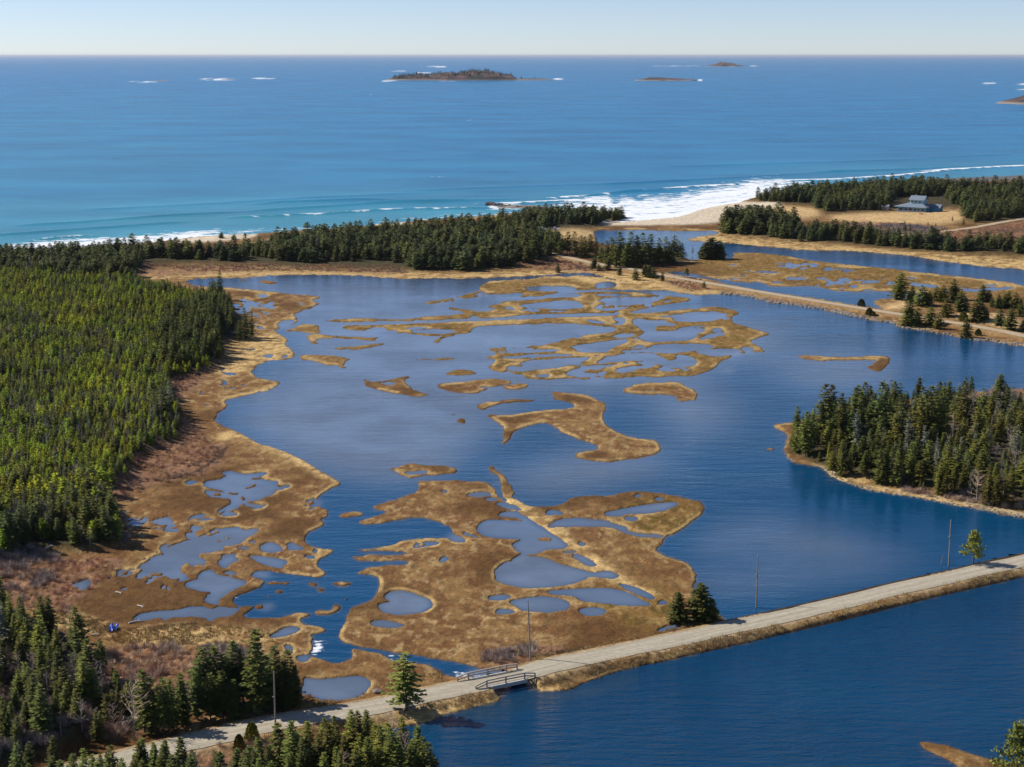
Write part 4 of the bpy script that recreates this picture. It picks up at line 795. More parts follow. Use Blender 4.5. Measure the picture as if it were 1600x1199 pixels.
many('marsh_spruces', 'X', '258,645,560;742,652,585;865,688,590;1075,697,630;1400,752,700', LONE[2:3], 1.0); single('marsh_pine', 1073, 434, 420, PINE, 0)
many('islet_trees', 'X', '1400,522,400;1440,525,370;1470,524,362;1510,522,385;1535,520,415;1385,520,430', COAST, 1.9); single('islet_bare', 1082, 402, 383, GREY, 1)
many('house_yard', 'P', '1413,362,346;1433,352,349;1450,352,346;1422,363,352;1462,354,348;1505,352,340;1488,346,338', COAST, .8)
many('coast_shrubs', 'P', '346,372,363;366,374,366;383,369,364;650,348,340;658,347,341', COAST, 2.2)

cut_i = []
def shown_height(t):
    u, v = proj(t[0], t[1], t[2]); _, v2 = proj(t[0], t[1], t[2] + t[3] * t[5][t[6]][2]); return (v - v2) if (-5 < u < 1605 and v2 < 1196) else 0
CONIF = [SPR, TALL, GREY, COAST, YNG, DARKY, PINE, LONE, BUSH]
vis = sorted([i for i, t in enumerate(TREES) if shown_height(t) > 0], key=lambda i: -(shown_height(TREES[i]) + (1000 if TREES[i][8] else 0)))
solo = set(vis[:296]) | {i for i, t in enumerate(TREES) if t[8] and t[5] in (BARE, BIGBARE) and shown_height(t) > 0}
print('TREES', len(TREES), 'solo', len(solo), 'forced', sum(t[8] for t in TREES))

# ------------------------------------------------------------------ words for the trees
STAND = {'road_row': 'behind the road at lower left', 'roadside_row': 'below the road at bottom left', 'bank_trees': 'on the pond bank at the bottom centre', 'point_wood': 'on the wooded point at right', 'point_grey': 'on the wooded point at right',
 'mid_grove': 'in the far right causeway grove', 'river_grove': 'in the river mouth grove', 'near_wood': 'in the dark wood at lower left', 'west_wood': 'in the bright western wood', 'edge_wood': 'at the western wood edge', 'roadside_wood': 'in the bottom edge thicket',
 'islet_trees': 'on the round river islet', 'marsh_spruces': 'on marsh beside far causeway', 'house_yard': 'below the blue house', 'coast_shrubs': 'on the dune beside the surf', 'clump': 'in the causeway clump', 'shore_spruces': 'in the western wood tip trio',
 'dune_wood': 'in the dune wood along the sea', 'house_wood': 'in the wood behind the blue house', 'river_wood': 'along the river bank', 'bare_tree': 'in the scrub', 'conical_shrub': 'beside the road'}
ORD = ['first', 'second', 'third', 'fourth', 'fifth', 'sixth', 'seventh', 'eighth', 'ninth', 'tenth', 'eleventh', 'twelfth', 'thirteenth', 'fourteenth', 'fifteenth', 'sixteenth', 'seventeenth', 'eighteenth', 'nineteenth', 'twentieth']
FIX = {'lone_road_spruce': ('spruce_tree', 'open-branched green spruce alone beside the road left of the bridge'), 'lone_pine': ('pine_tree', 'small lopsided pine casting its shadow on the causeway beside a pole'), 'corner_pine': ('pine_tree', 'yellow-green pine on the grassy spit in the bottom right corner'),
 'lone_point': ('spruce_tree', 'tall spruce standing proud of the western wood by the speckled pool'), 'marsh_pine': ('pine_tree', 'tiny flat-topped pine beside the narrow channel behind the far causeway'), 'islet_bare': ('dead_tree', 'thin grey half-dead tree left of the round bushy islet'), 'bank_bare': ('bare_tree', 'leafless grey tree among the spruces on the pond bank')}
def tree_kind(fam):
    if fam is BARE or fam is BIGBARE: return 'bare_tree', 'leafless grey-brown tree', 'tree'
    if fam is GREY: return 'dead_tree', 'grey lichened spruce', 'tree'
    if fam is PINE: return 'pine_tree', 'broad green pine', 'tree'
    if fam is BUSH: return 'conical_shrub', 'dense dark conical shrub', 'shrub'
    return 'spruce_tree', {id(TALL): 'tall straggly spruce', id(YNG): 'bright green young fir', id(DARKY): 'small dark spruce', id(COAST): 'dark shaggy spruce'}.get(id(fam), 'dark green spruce'), 'tree'
bystand = {}
for i in solo:
    t = TREES[i]; s_ = {'point_grey': 'point_wood'}.get(t[7], t[7]); bystand.setdefault(s_, []).append(i)
for s_, ids in bystand.items():
    ids.sort(key=lambda i: proj(*TREES[i][:3])[1], reverse=True)          # nearest first
    nrow = max(1, math.ceil(len(ids) / 14)); per = math.ceil(len(ids) / nrow)
    for rw in range(nrow):
        row = sorted(ids[rw * per:(rw + 1) * per], key=lambda i: proj(*TREES[i][:3])[0])
        for j, i in enumerate(row):
            t = TREES[i]; nm, words_, cat = tree_kind(t[5]); wd = t[9] if len(t) > 9 else 1.0
            o = bpy.data.objects.new(nm, None); COL.objects.link(o); o.empty_display_size = .5; o.location = t[:3]
            if s_ in FIX: o.name = FIX[s_][0]; lab = FIX[s_][1]
            else:
                where = STAND[s_]; rowtxt = '' if nrow == 1 else (', front row' if rw == 0 else (', back row' if rw == nrow - 1 else ', %s row back' % ORD[rw]))
                lab = '%s %s%s, %s from left' % (words_, where, rowtxt, ORD[j]) if len(row) > 1 else '%s %s' % (words_, where)
            tag(o, lab, cat, None if s_ in FIX else {'tree': 'trees ', 'shrub': 'shrubs '}[cat] + STAND[s_])
            o.rotation_euler = (0, 0, t[4]); o.scale = (t[3] * wd, t[3] * wd, t[3])
            pr = t[5][t[6]]
            for me, n2 in ((pr[0], 'trunk'), (pr[1], pr[1].name.split('.')[0])):
                c = bpy.data.objects.new(n2, me); COL.objects.link(c); c.parent = o

# the rest of each wood: one object apiece
def instancer(name, items, meshes, kind='stuff', label=None, cat=None):
    """items: (x, y, z, scale, rot, mesh index); one countless mass grown from a few plants"""
    if not items: return None
    a = np.array([it[:6] for it in items], float); me = bpy.data.meshes.new(name); me.vertices.add(len(a)); me.vertices.foreach_set('co', a[:, :3].astype(np.float32).ravel())
    sv_ = me.attributes.new('sc', 'FLOAT_VECTOR', 'POINT'); wd_ = np.array([it[6] if len(it) > 6 else 1.0 for it in items]); sv_.data.foreach_set('vector', (a[:, 3:4] * np.stack([wd_, wd_, wd_ * 0 + 1], 1)).astype(np.float32).ravel())
    for nme, colm, ty in (('rt', 4, 'FLOAT'), ('ix', 5, 'INT')):
        at = me.attributes.new(nme, ty, 'POINT'); at.data.foreach_set('value', a[:, colm].astype(np.float32 if ty == 'FLOAT' else np.int32))
    src = bpy.data.collections.new(name + '_plants')
    for k, ml in enumerate(meshes): o = bpy.data.objects.new('%s_plant_%02d' % (name, k), ml); src.objects.link(o)
    ng = bpy.data.node_groups.new(name, 'GeometryNodeTree'); ng.interface.new_socket('Geometry', in_out='INPUT', socket_type='NodeSocketGeometry'); ng.interface.new_socket('Geometry', in_out='OUTPUT', socket_type='NodeSocketGeometry')
    nn = ng.nodes; gi = nn.new('NodeGroupInput'); go = nn.new('NodeGroupOutput'); ip = nn.new('GeometryNodeInstanceOnPoints'); ci_ = nn.new('GeometryNodeCollectionInfo'); ci_.inputs['Collection'].default_value = src
    ci_.inputs['Separate Children'].default_value = True; ip.inputs['Pick Instance'].default_value = True
    def na(nm_, ty): q = nn.new('GeometryNodeInputNamedAttribute'); q.data_type = ty; q.inputs['Name'].default_value = nm_; return q.outputs['Attribute']
    cb = nn.new('ShaderNodeCombineXYZ'); l = ng.links.new
    l(gi.outputs[0], ip.inputs['Points']); l(ci_.outputs[0], ip.inputs['Instance']); l(na('ix', 'INT'), ip.inputs['Instance Index']); l(na('sc', 'FLOAT_VECTOR'), ip.inputs['Scale']); l(na('rt', 'FLOAT'), cb.inputs['Z']); l(cb.outputs[0], ip.inputs['Rotation']); l(ip.outputs[0], go.inputs[0])
    o = link(name, me); md = o.modifiers.new('grow', 'NODES'); md.node_group = ng; tag(o, label, cat, kind=kind); return o
def joined(pr):
    """trunk and crown of a far tree as one light mesh"""
    a, b = pr[0], pr[1]; bm = bmesh.new(); bm.from_mesh(a); n = len(bm.faces); bm.from_mesh(b); bm.faces.ensure_lookup_table()
    for i, f in enumerate(bm.faces): f.material_index = 0 if i < n else 1
    me = bpy.data.meshes.new('tree'); bm.to_mesh(me); bm.free(); me.materials.append(a.materials[0]); me.materials.append(b.materials[0]); return me
rest = {}
for i, t in enumerate(TREES):
    if i in solo: continue
    g = 'young_forest' if t[7] == 'west_wood' else ('coast_forest' if t[7] in ('dune_wood', 'house_wood', 'river_wood') else ('point_forest' if t[7] == 'point_wood' else 'spruce_forest')); rest.setdefault(g, []).append(t)
WORD = {'young_forest': 'bright green dense young conifer forest filling the western shore', 'coast_forest': 'dark conifer woods along the dunes and river', 'point_forest': 'dense spruce filling the wooded point', 'spruce_forest': 'dark spruce thicket at the lower left and forest edges'}
for g, ts in rest.items():
    ms = []; key = {}
    for t in ts:
        k = id(t[5]), t[6]
        if k not in key: key[k] = len(ms); ms.append(joined(t[5][t[6]]))
    instancer(g, [(t[0], t[1], t[2], t[3], t[4], key[(id(t[5]), t[6])], t[9] if len(t) > 9 else 1.0) for t in ts], ms, label=WORD[g], cat='forest')

# leafless scrub, grass and stones: uncountable
def cover(name, polys, spacing, meshes, smin, smax, seed, dens=None, zmin=.1, label=None, cat=None, m4min=.72, road=3.2):
    it = []; r = random.Random(seed)
    for q, p in enumerate(polys):
        P = tile('P', p); gx, gy = unproj(P[:, 0], P[:, 1]); X, Y = np.meshgrid(np.arange(gx.min(), gx.max(), spacing), np.arange(gy.min(), gy.max(), spacing)); rr = np.random.default_rng(seed + q)
        X = (X + rr.uniform(-.5, .5, X.shape) * spacing).ravel(); Y = (Y + rr.uniform(-.5, .5, Y.shape) * spacing).ravel(); ins = np.zeros(X.shape, int)
        for i in range(len(gx)):
            a, b = (gx[i], gy[i]), (gx[(i + 1) % len(gx)], gy[(i + 1) % len(gx)])
            if a[1] != b[1]: ins += ((a[1] <= Y) != (b[1] <= Y)) & (X < a[0] + (Y - a[1]) * (b[0] - a[0]) / (b[1] - a[1]))
        k = ins % 2 == 1; X, Y = X[k], Y[k]; u, v = proj(X, Y, 0 * X); nn_ = fbm(X / 5, Y / 5, 3, seed)
        k = (u > -30) & (u < 1640) & (v < 1260) & (sample(m4, u, v) > m4min) & (sample(m1, u, v) > .6) & (sample(d1, u, v) > road) & (sample(d2, u, v) > road + .3) & (rr.uniform(0, 1, X.shape) < sstep(.35, .6, nn_) * .9 + .1)
        X, Y = X[k], Y[k]; Zc = height(X, Y)
        it += [(x, y, z, r.uniform(smin, smax), r.uniform(0, 6.28), r.randrange(len(meshes))) for x, y, z in zip(X.tolist(), Y.tolist(), Zc.tolist())]
    print(name, len(it)); return instancer(name, it, meshes, label=label, cat=cat)
TH = [thicket(300 + i, 1.1, 1.0).build('thicket', M_TWIG) for i in range(3)]; THR = [thicket(310 + i, .6, 1.0, 80).build('thicket', M_TWIGR) for i in range(2)]; TF = [tuft(320 + i).build('tuft', M_STRAW) for i in range(3)]
cover('alder_scrub', ['140,1035;200,1015;330,1012;400,1018;350,1060;330,1110;250,1140;150,1165;110,1150', '0,872;60,866;110,880;60,930;0,935', '330,1175;420,1160;480,1160;430,1230;300,1240', '752,1026;790,1018;835,1016;836,1030;800,1038;760,1044', '1530,622;1560,606;1640,600;1640,640;1540,634',
   '1325,350;1410,352;1480,358;1440,368;1330,366', '-30,1000;130,1060;140,1150;100,1180;-30,1210', '1400,768;1500,785;1600,800;1600,790;1500,772', '140,850;190,852;230,815;190,805;150,830'], 1.3, TH, .6, 1.3, 30, label='leafless grey-mauve alder scrub on the damp ground', cat='scrub')
cover('red_scrub', ['0,885;60,880;160,875;190,895;130,930;100,962;30,950;0,945', '150,765;200,722;330,702;355,700;340,738;235,762;190,785;160,792', '225,655;290,652;330,690;270,715;230,700', '280,545;340,545;352,562;300,608;272,635;265,600', '800,416;880,400;930,413;980,424;940,425;860,424', '1045,433;1100,441;1130,452;1080,455;1045,445', '1430,368;1520,361;1640,346;1640,380;1440,377', '420,1100;500,1100;520,1085;440,1085', '210,418;460,416;620,420;640,428;460,424;300,426'], 1.7, THR, .5, 1.1, 50, label='low red-brown heath shrubs between marsh and wood', cat='scrub')
cover('dry_grass', ['170,985;300,975;460,990;450,1010;330,1012;180,1010', '40,945;180,975;180,1005;100,985;20,965', '560,1150;700,1095;780,1080;786,1090;740,1108;640,1135', '820,1072;900,1052;1000,1030;1220,978;1440,925;1600,893;1600,902;1440,940;1220,992;1000,1045;930,1062;890,1080;830,1077', '400,1160;480,1135;560,1130;560,1150;480,1175', '640,1045;686,1050;700,1066;640,1085;560,1100;480,1108;500,1095;590,1080',
   '1440,905;1500,890;1510,886;1450,893', '830,1030;1000,995;1130,968;1140,972;1000,1002;840,1038'], .62, TF, .6, 1.4, 70, label='dry straw-coloured grass along banks and road verges', cat='grass', m4min=.5, road=2.9)
RK = [boulder(330 + i, .45) for i in range(4)]
it = []; r = random.Random(9)
def shore_rocks(u0, v0, u1, v1, n, s0, s1, jit=2.0):
    for k in range(n):
        q = r.random(); u = u0 + (u1 - u0) * q; v = v0 + (v1 - v0) * q + r.uniform(-jit, jit); x, y, z = place(u, v)
        it.append((x, y, max(z, -.1) - .05, r.uniform(s0, s1), r.uniform(0, 6.28), r.randrange(4)))
for a in ((1125, 458, 1200, 469, 90), (1200, 470, 1283, 482, 130), (1283, 482, 1340, 494, 120), (1340, 494, 1400, 505, 70), (1400, 508, 1490, 524, 50), (1490, 525, 1600, 539, 60)): shore_rocks(*a, 0.6, 1.9)
for a in ((1285, 734, 1350, 764, 60), (1350, 764, 1480, 786, 130), (1480, 786, 1600, 808, 150), (1226, 712, 1240, 722, 30)): shore_rocks(*a, 0.25, .85)
for a in ((930, 359, 1120, 361, 60),): shore_rocks(*a, .3, .9)
instancer('shore_rocks', it, RK, label='loose grey-tan stones along the causeway and point shores', cat='rocks')
# ------------------------------------------------------------------ roads
def road_mesh(name, G, hw, z, m, skip=None):
    pts = [Vector((x, y, 0)) for x, y in G]; out = [pts[0]]
    for a, b in zip(pts[:-1], pts[1:]):
        n = max(1, int((b - a).length / 3)); out += [a.lerp(b, (i + 1) / n) for i in range(n)]
    run = 0; V_, F_, lanes = [], [], [-1, -.62, -.25, 0, .25, .62, 1]; prev = None; nvert = len(lanes)
    for i, p in enumerate(out):
        if i: run += (out[i] - out[i - 1]).length
        d = (out[min(i + 1, len(out) - 1)] - out[max(i - 1, 0)]).normalized(); nrm = Vector((-d.y, d.x, 0))
        for l in lanes:
            e = hw * l * (1 + .07 * math.sin(run * .31 + l) + .04 * math.sin(run * 1.1 + 2 * l)); q = p + nrm * e
            V_.append((q.x, q.y, z + .03 + .06 * (1 - l * l)))
        if i and not (skip and skip[0] < run < skip[1]):
            for k in range(nvert - 1): a = (i - 1) * nvert + k; F_.append((a, a + nvert, a + nvert + 1, a + 1))
    me = mesh_from(name, V_, F_, True); uv = me.uv_layers.new(name='along')
    cum = [0]
    for i in range(1, len(out)): cum.append(cum[-1] + (out[i] - out[i - 1]).length)
    for lp in me.loops: uv.data[lp.index].uv = (lanes[lp.vertex_index % nvert], cum[lp.vertex_index // nvert] / 10)
    return tag(link(name, me, m), kind='structure')
def gravel(name, tone):
    m, nt, b = mat(name); v = pos(nt); uv = N(nt, 'ShaderNodeUVMap', uv_map='along'); sx = N(nt, 'ShaderNodeSeparateXYZ'); L(nt, uv.outputs[0], sx.inputs[0])
    mp = N(nt, 'ShaderNodeMapping'); mp.inputs['Scale'].default_value = (3.2, .35, 1); L(nt, uv.outputs[0], mp.inputs['Vector'])
    n = noise(nt, mp.outputs[0], 1.6, 5, .6); n2 = noise(nt, v, 1.2, 6, .7)
    c = ramp(nt, n, [(.3, tuple(x * .80 for x in tone)), (.7, tuple(x * 1.15 for x in tone))])
    c = mixc(nt, 1.0, c, ramp(nt, n2, [(.3, (.82, .82, .82)), (.7, (1.15, 1.15, 1.15))]), 'MULTIPLY')
    tr = ramp(nt, mth(nt, 'ADD', mth(nt, 'ABSOLUTE', sx.outputs[0]), mth(nt, 'MULTIPLY', mth(nt, 'SUBTRACT', n, .5), 1.1)), [(.05, (.93, .92, .90)), (.28, (1.06, 1.06, 1.06)), (.46, (1.06, 1.06, 1.06)), (.68, (.93, .92, .89))]); c = mixc(nt, 1.0, c, tr, 'MULTIPLY')
    e = ramp(nt, mth(nt, 'ADD', mth(nt, 'ABSOLUTE', sx.outputs[0]), mth(nt, 'MULTIPLY', n2, .6)), [(1.05, (0, 0, 0)), (1.25, (1, 1, 1))])
    c = mixc(nt, e, c, (.36, .26, .15)); L(nt, c, b.inputs['Base Color']); b.inputs['Roughness'].default_value = .95; L(nt, bump(nt, n2, .06), b.inputs['Normal']); return m
M_GRAV = gravel('pale_gravel', (.42, .365, .27)); M_SANDR = gravel('sandy_gravel', (.46, .35, .22))
road_mesh('gravel_road', G1, HW1, ZR1, M_GRAV, (SB0 - .6, SB1 + .6)); road_mesh('causeway_road', G2, HW2 * .8, ZR2, M_SANDR); road_mesh('field_road', G3, HW3, ZR3, M_SANDR)

# ------------------------------------------------------------------ bridge
M_WOOD = simple('weathered_timber', (.42, .36, .29), .85, .3, 5); M_CONC = simple('pale_concrete', (.42, .42, .39), .85, .15, 2); M_DECK = M_GRAV
def U3(u, v, z): x, y = unproj(u, v, z); return Vector((float(x), float(y), z))
br = bpy.data.objects.new('wooden_bridge', None); COL.objects.link(br); bc = U3(777, 1062, 0); br.location = bc
tag(br, 'small single-span road bridge with brown timber railings over the creek', 'bridge')
def sub(mb, name, m, root, lab=None):
    for i, v in enumerate(mb.v): mb.v[i] = Vector(v) - root.location
    o = link(name, mb.build(name, m), None, root)
    if lab: o['label'] = lab
    return o
nA, nB = U3(744, 1077.5, ZR1), U3(836, 1058.5, ZR1); fA, fB = U3(715, 1065, ZR1), U3(808, 1046.5, ZR1)
dr = (nB - nA).normalized(); nr = Vector((-dr.y, dr.x, 0))
def lerp(a, b, t): return a.lerp(b, t)
def deck_pt(t, s, z): p = lerp(lerp(nA, nB, t), lerp(fA, fB, t), s); return Vector((p.x, p.y, z))
mb = MB()                                                          # deck slab with side beams
c = [deck_pt(.12, -.05, 0), deck_pt(.86, -.05, 0), deck_pt(.88, 1.04, 0), deck_pt(.14, 1.04, 0)]
for za, zb in ((ZR1 - .55, ZR1 + .05),):
    k = len(mb.v); mb.v += [Vector((p.x, p.y, za)) for p in c] + [Vector((p.x, p.y, zb)) for p in c]
    mb.f += [(k, k + 3, k + 2, k + 1), (k + 4, k + 5, k + 6, k + 7)] + [(k + i, k + (i + 1) % 4, k + 4 + (i + 1) % 4, k + 4 + i) for i in range(4)]
sub(mb, 'deck', M_CONC, br)
mb = MB(); cc = [deck_pt(.02, .06, ZR1 + .11), deck_pt(.98, .06, ZR1 + .11), deck_pt(.98, .94, ZR1 + .11), deck_pt(.02, .94, ZR1 + .11)]; mb.v = [Vector(v) for v in cc] + [Vector(v) - Vector((0, 0, .1)) for v in cc]; mb.f = [(0, 1, 2, 3), (7, 6, 5, 4), (0, 4, 5, 1), (1, 5, 6, 2), (2, 6, 7, 3), (3, 7, 4, 0)]; sub(mb, 'gravel_surface', M_GRAV, br)
for t0 in (.10, .86):
    mb = MB(); a = deck_pt(t0, -.08, -.4); b_ = deck_pt(t0 + .045, -.08, -.4); c_ = deck_pt(t0 + .045, 1.08, -.4); d_ = deck_pt(t0, 1.08, -.4); k = [a, b_, c_, d_]
    mb.v = [Vector(p) for p in k] + [Vector((p.x, p.y, ZR1 - .56)) for p in k]; mb.f = [(0, 3, 2, 1), (4, 5, 6, 7)] + [(i, (i + 1) % 4, 4 + (i + 1) % 4, 4 + i) for i in range(4)]; sub(mb, 'abutment', M_WOOD, br)
for A_, B_ in ((nA, nB), (fA, fB)):
    rl = MB(); ts = [0, .18, .5, .82, 1.0] ; hs = [.62, 1.12, 1.15, 1.12, .72] if A_ is nA else [.75, 1.08, 1.12, 1.12, .95]
    P = [lerp(A_, B_, t) + Vector((0, 0, h_)) for t, h_ in zip(ts, hs)]
    for a, b_ in zip(P[:-1], P[1:]): rl.beam(a, b_, .2, .2); rl.beam(a - Vector((0, 0, .48)), b_ - Vector((0, 0, .48)), .1, .22)
    ra = sub(rl, 'railing', M_WOOD, br)
    for t, h_ in zip(ts, hs):
        mb = MB(); p = lerp(A_, B_, t); lo = -.75 if t == .5 and A_ is nA else -.35
        mb.box(p.x - .12, p.x + .12, p.y - .12, p.y + .12, ZR1 + lo, ZR1 + h_); mb.v = [Vector(v) - br.location for v in mb.v]; link('post', mb.build('post', M_WOOD), None, ra)

# ------------------------------------------------------------------ poles and markers
M_POLE = simple('pole_wood', (.27, .225, .18), .85, .25, 2); M_INS = simple('porcelain', (.45, .45, .43), .3, .1); M_YEL = simple('yellow_guard', (.62, .46, .08), .5, .2)
def pole(u, v, utop, top, lab, fit=False):
    x, y, z = place(u, v); z0 = z; lo, hi = 3., 18.
    for _ in range(30):
        m_ = (lo + hi) / 2
        if proj(x, y, z0 + m_)[1] > top: lo = m_
        else: hi = m_
    H = lo; o = bpy.data.objects.new('utility_pole', None); COL.objects.link(o); o.location = (x, y, z0); tag(o, lab, 'utility pole', 'wooden poles along the gravel road')
    lean = (utop - proj(x, y, z0 + H)[0]) * .1
    mb = MB(); 
    for i in range(6): a, b_ = i / 6, (i + 1) / 6; mb.tube((lean * a, 0, H * a - (.4 if i == 0 else 0)), (lean * b_, 0, H * b_), .155 - .06 * a, .155 - .06 * b_, 10)
    link('shaft', mb.build('shaft', M_POLE, False), None, o)
    mb = MB(); mb.tube((lean, 0, H), (lean, 0, H + .16), .05, .07, 8); mb.tube((lean, 0, H + .16), (lean, 0, H + .24), .07, .03, 8); link('insulator', mb.build('insulator', M_INS), None, o)
    mb = MB(); mb.box(lean * .8 - .32, lean * .8 - .1, -.06, .06, H * .63, H * .63 + .16); mb.box(lean * .8 - .14, lean * .8 + .02, -.03, .03, H * .63 + .05, H * .63 + .1); link('bracket', mb.build('bracket', M_INS), None, o)
pole(431, 1156, 428, 1051, 'bare wooden utility pole in front of the spruces at lower left'); pole(829, 1033, 824.5, 939, 'bare wooden utility pole just right of the small bridge')
pole(1181.5, 955, 1184, 869, 'bare wooden utility pole at mid causeway against the open lagoon'); pole(1482, 889, 1485.5, 814, 'bare wooden utility pole beside the lopsided pine at right')
def marker(u, v, ut, vt, m, lab, nm):
    x, y, z = place(u, v); H = (v - vt) / 9.3 * (1.0 if v > 950 else 1.2); dx = (ut - u) / 9.3; mb = MB(); mb.tube((0, 0, -.2), (dx * .5, 0, H * .5), .06, .06, 6); mb.tube((dx * .5, 0, H * .5), (dx, 0, H), .06, .045, 6)
    o = link(nm, mb.build(nm, m), None, None, (x, y, z)); tag(o, lab, 'stake')
marker(807.5, 1032, 811, 1014, M_YEL, 'leaning yellow wire guard in the grass left of the bridge pole', 'wire_guard'); marker(1469.5, 887, 1473, 872, M_POLE, 'short leaning grey stake left of the pole by the lopsided pine', 'stake')

# ------------------------------------------------------------------ blue house
M_SID = simple('blue_siding', (.06, .30, .46), .7, .12, 1.5); M_SIDP = simple('pale_blue_siding', (.26, .46, .55), .7, .12, 1.5); M_SHIN = simple('grey_shingle', (.17, .21, .26), .9, .2, 1.2); M_WIN, nt, b = mat('window_glass'); b.inputs['Base Color'].default_value = (.02, .03, .05, 1); b.inputs['Roughness'].default_value = .1
M_TRIM = simple('white_trim', (.62, .64, .64), .6, .05); M_DKW = simple('deck_timber', (.28, .25, .23), .85, .2, 3)
hx, hy, hz = place(1403, 330.5); hr = bpy.data.objects.new('blue_house', None); COL.objects.link(hr); hr.location = (hx, hy, hz - .1); hr.rotation_euler = (0, 0, R(-34)); tag(hr, 'blue two-tier clapboard house with grey roofs and a wide veranda on the tan field', 'house')
def hp(mb, name, m, parent=hr): return link(name, mb.build(name, m), None, parent)
W_, D_ = 18.5, 13.0
mb = MB(); mb.box(0, W_, 0, D_, -.5, 3.5); hp(mb, 'lower_wall', M_SID)
mb = MB(); e = .9                                                   # hipped skirt roof rising to the upper storey
x0, x1, y0, y1 = 9.0 - 2.5, 15.5, 3.6, 11.0
q = [Vector((-e - 2.2, -e - .6, 3.35)), Vector((W_ + e, -e - .6, 3.35)), Vector((W_ + e, D_ + e, 3.35)), Vector((-e - 2.2, D_ + e, 3.35))]; t_ = [Vector((x0 - 3.2, y0, 5.2)), Vector((x1, y0, 5.2)), Vector((x1, y1, 5.2)), Vector((x0 - 3.2, y1, 5.2))]
mb.v = q + t_; mb.f = [(0, 3, 2, 1), (4, 5, 6, 7)] + [(i, (i + 1) % 4, 4 + (i + 1) % 4, 4 + i) for i in range(4)]; hp(mb, 'lower_roof', M_SHIN)
mb = MB(); mb.box(x0, x1, y0, y1, 5.0, 7.9); ym = (y0 + y1) / 2; k = len(mb.v)
mb.v += [Vector((x, y, z)) for x in (x0, x1) for y, z in ((y0, 7.9), (y1, 7.9), (ym, 10.0))]; mb.f += [(k, k + 2, k + 1), (k + 3, k + 4, k + 5)]; hp(mb, 'upper_wall', M_SIDP)
mb = MB()
for s_, ya in ((-1, y0), (1, y1)):
    a0, a1 = Vector((x0 - .7, ya + s_ * .8, 7.55)), Vector((x1 + .7, ya + s_ * .8, 7.55)); b0, b1 = Vector((x0 - .7, ym, 10.15)), Vector((x1 + .7, ym, 10.15)); k = len(mb.v); up = Vector((0, 0, .22))
    mb.v += [a0, a1, b1, b0, a0 + up, a1 + up, b1 + up, b0 + up]; mb.f += [(k, k + 3, k + 2, k + 1), (k + 4, k + 5, k + 6, k + 7)] + [(k + i, k + (i + 1) % 4, k + 4 + (i + 1) % 4, k + 4 + i) for i in range(4)]
ur = hp(mb, 'upper_roof', M_SHIN); mb = MB(); mb.box(x0 + 2.0, x0 + 2.7, ym + .3, ym + 1.0, 8.6, 11.0); hp(mb, 'chimney', M_SHIN, ur)
for xx in (x0 + 1.3, x0 + 3.9, x0 + 6.5):
    mb = MB(); mb.box(xx - .75, xx + .75, y0 - .08, y0 + .02, 6.0, 7.1); w_ = hp(mb, 'window', M_TRIM); mb = MB(); mb.box(xx - .6, xx + .6, y0 - .12, y0 - .07, 6.12, 6.98); hp(mb, 'pane', M_WIN, w_)
for xx, hw_ in ((2.0, 1.0), (5.4, .8), (8.3, 1.3), (11.5, .9), (13.8, .6), (16.6, 1.0)):
    mb = MB(); mb.box(xx - hw_ - .15, xx + hw_ + .15, -.08, .02, .75, 2.75); w_ = hp(mb, 'window', M_TRIM); mb = MB(); mb.box(xx - hw_, xx + hw_, -.13, -.07, .9, 2.6); hp(mb, 'pane', M_WIN, w_)
for yy in (3.0, 6.5, 10.0):
    mb = MB(); mb.box(W_ - .02, W_ + .08, yy - .8, yy + .8, .9, 2.5); w_ = hp(mb, 'window', M_TRIM); mb = MB(); mb.box(W_ + .07, W_ + .12, yy - .65, yy + .65, 1.05, 2.35); hp(mb, 'pane', M_WIN, w_)
mb = MB(); mb.box(-2.0, W_ + .5, -3.0, -.1, .15, .35); 
for i in range(9): mb.box(-1.8 + i * 2.5, -1.6 + i * 2.5, -2.95, -2.75, -.8, 1.2)
mb.box(-1.9, W_ + .4, -2.93, -2.78, 1.15, 1.3); hp(mb, 'veranda', M_DKW)
mb = MB(); mb.box(W_ - 1.0, W_ + 6, 9, 15, -.5, 2.9); hp(mb, 'rear_wing', M_SID); mb = MB(); k = 0
mb.v = [Vector(p) for p in ((W_ - 1.5, 8.5, 2.85), (W_ + 6.5, 8.5, 2.85), (W_ + 6.5, 15.5, 2.85), (W_ - 1.5, 15.5, 2.85), (W_ - 1.5, 12, 4.9), (W_ + 6.5, 12, 4.9))]; mb.f = [(0, 3, 2, 1), (0, 1, 5, 4), (2, 3, 4, 5), (1, 2, 5), (3, 0, 4)]; hp(mb, 'rear_roof', M_SHIN)
# small cream shed in the trees left of the house
sx_, sy_, sz_ = place(1383, 327); sh = bpy.data.objects.new('shed', None); COL.objects.link(sh); sh.location = (sx_, sy_, sz_); sh.rotation_euler = (0, 0, R(-20)); tag(sh, 'small cream shed half hidden by trees left of the blue house', 'shed')
M_CRM = simple('cream_boards', (.55, .46, .33), .8, .15, 2); mb = MB(); mb.box(-2.4, 2.4, -1.8, 1.8, -.3, 2.3); hp(mb, 'wall', M_CRM, sh)
mb = MB(); mb.v = [Vector(p) for p in ((-2.7, -2.1, 2.25), (2.7, -2.1, 2.25), (2.7, 2.1, 2.25), (-2.7, 2.1, 2.25), (-2.7, 0, 3.5), (2.7, 0, 3.5))]; mb.f = [(0, 3, 2, 1), (0, 1, 5, 4), (2, 3, 4, 5), (1, 2, 5), (3, 0, 4)]; hp(mb, 'roof', M_SHIN, sh)
mb = MB(); mb.box(-.5, .5, -1.86, -1.78, -.2, 1.8); hp(mb, 'door', M_DKW, sh)
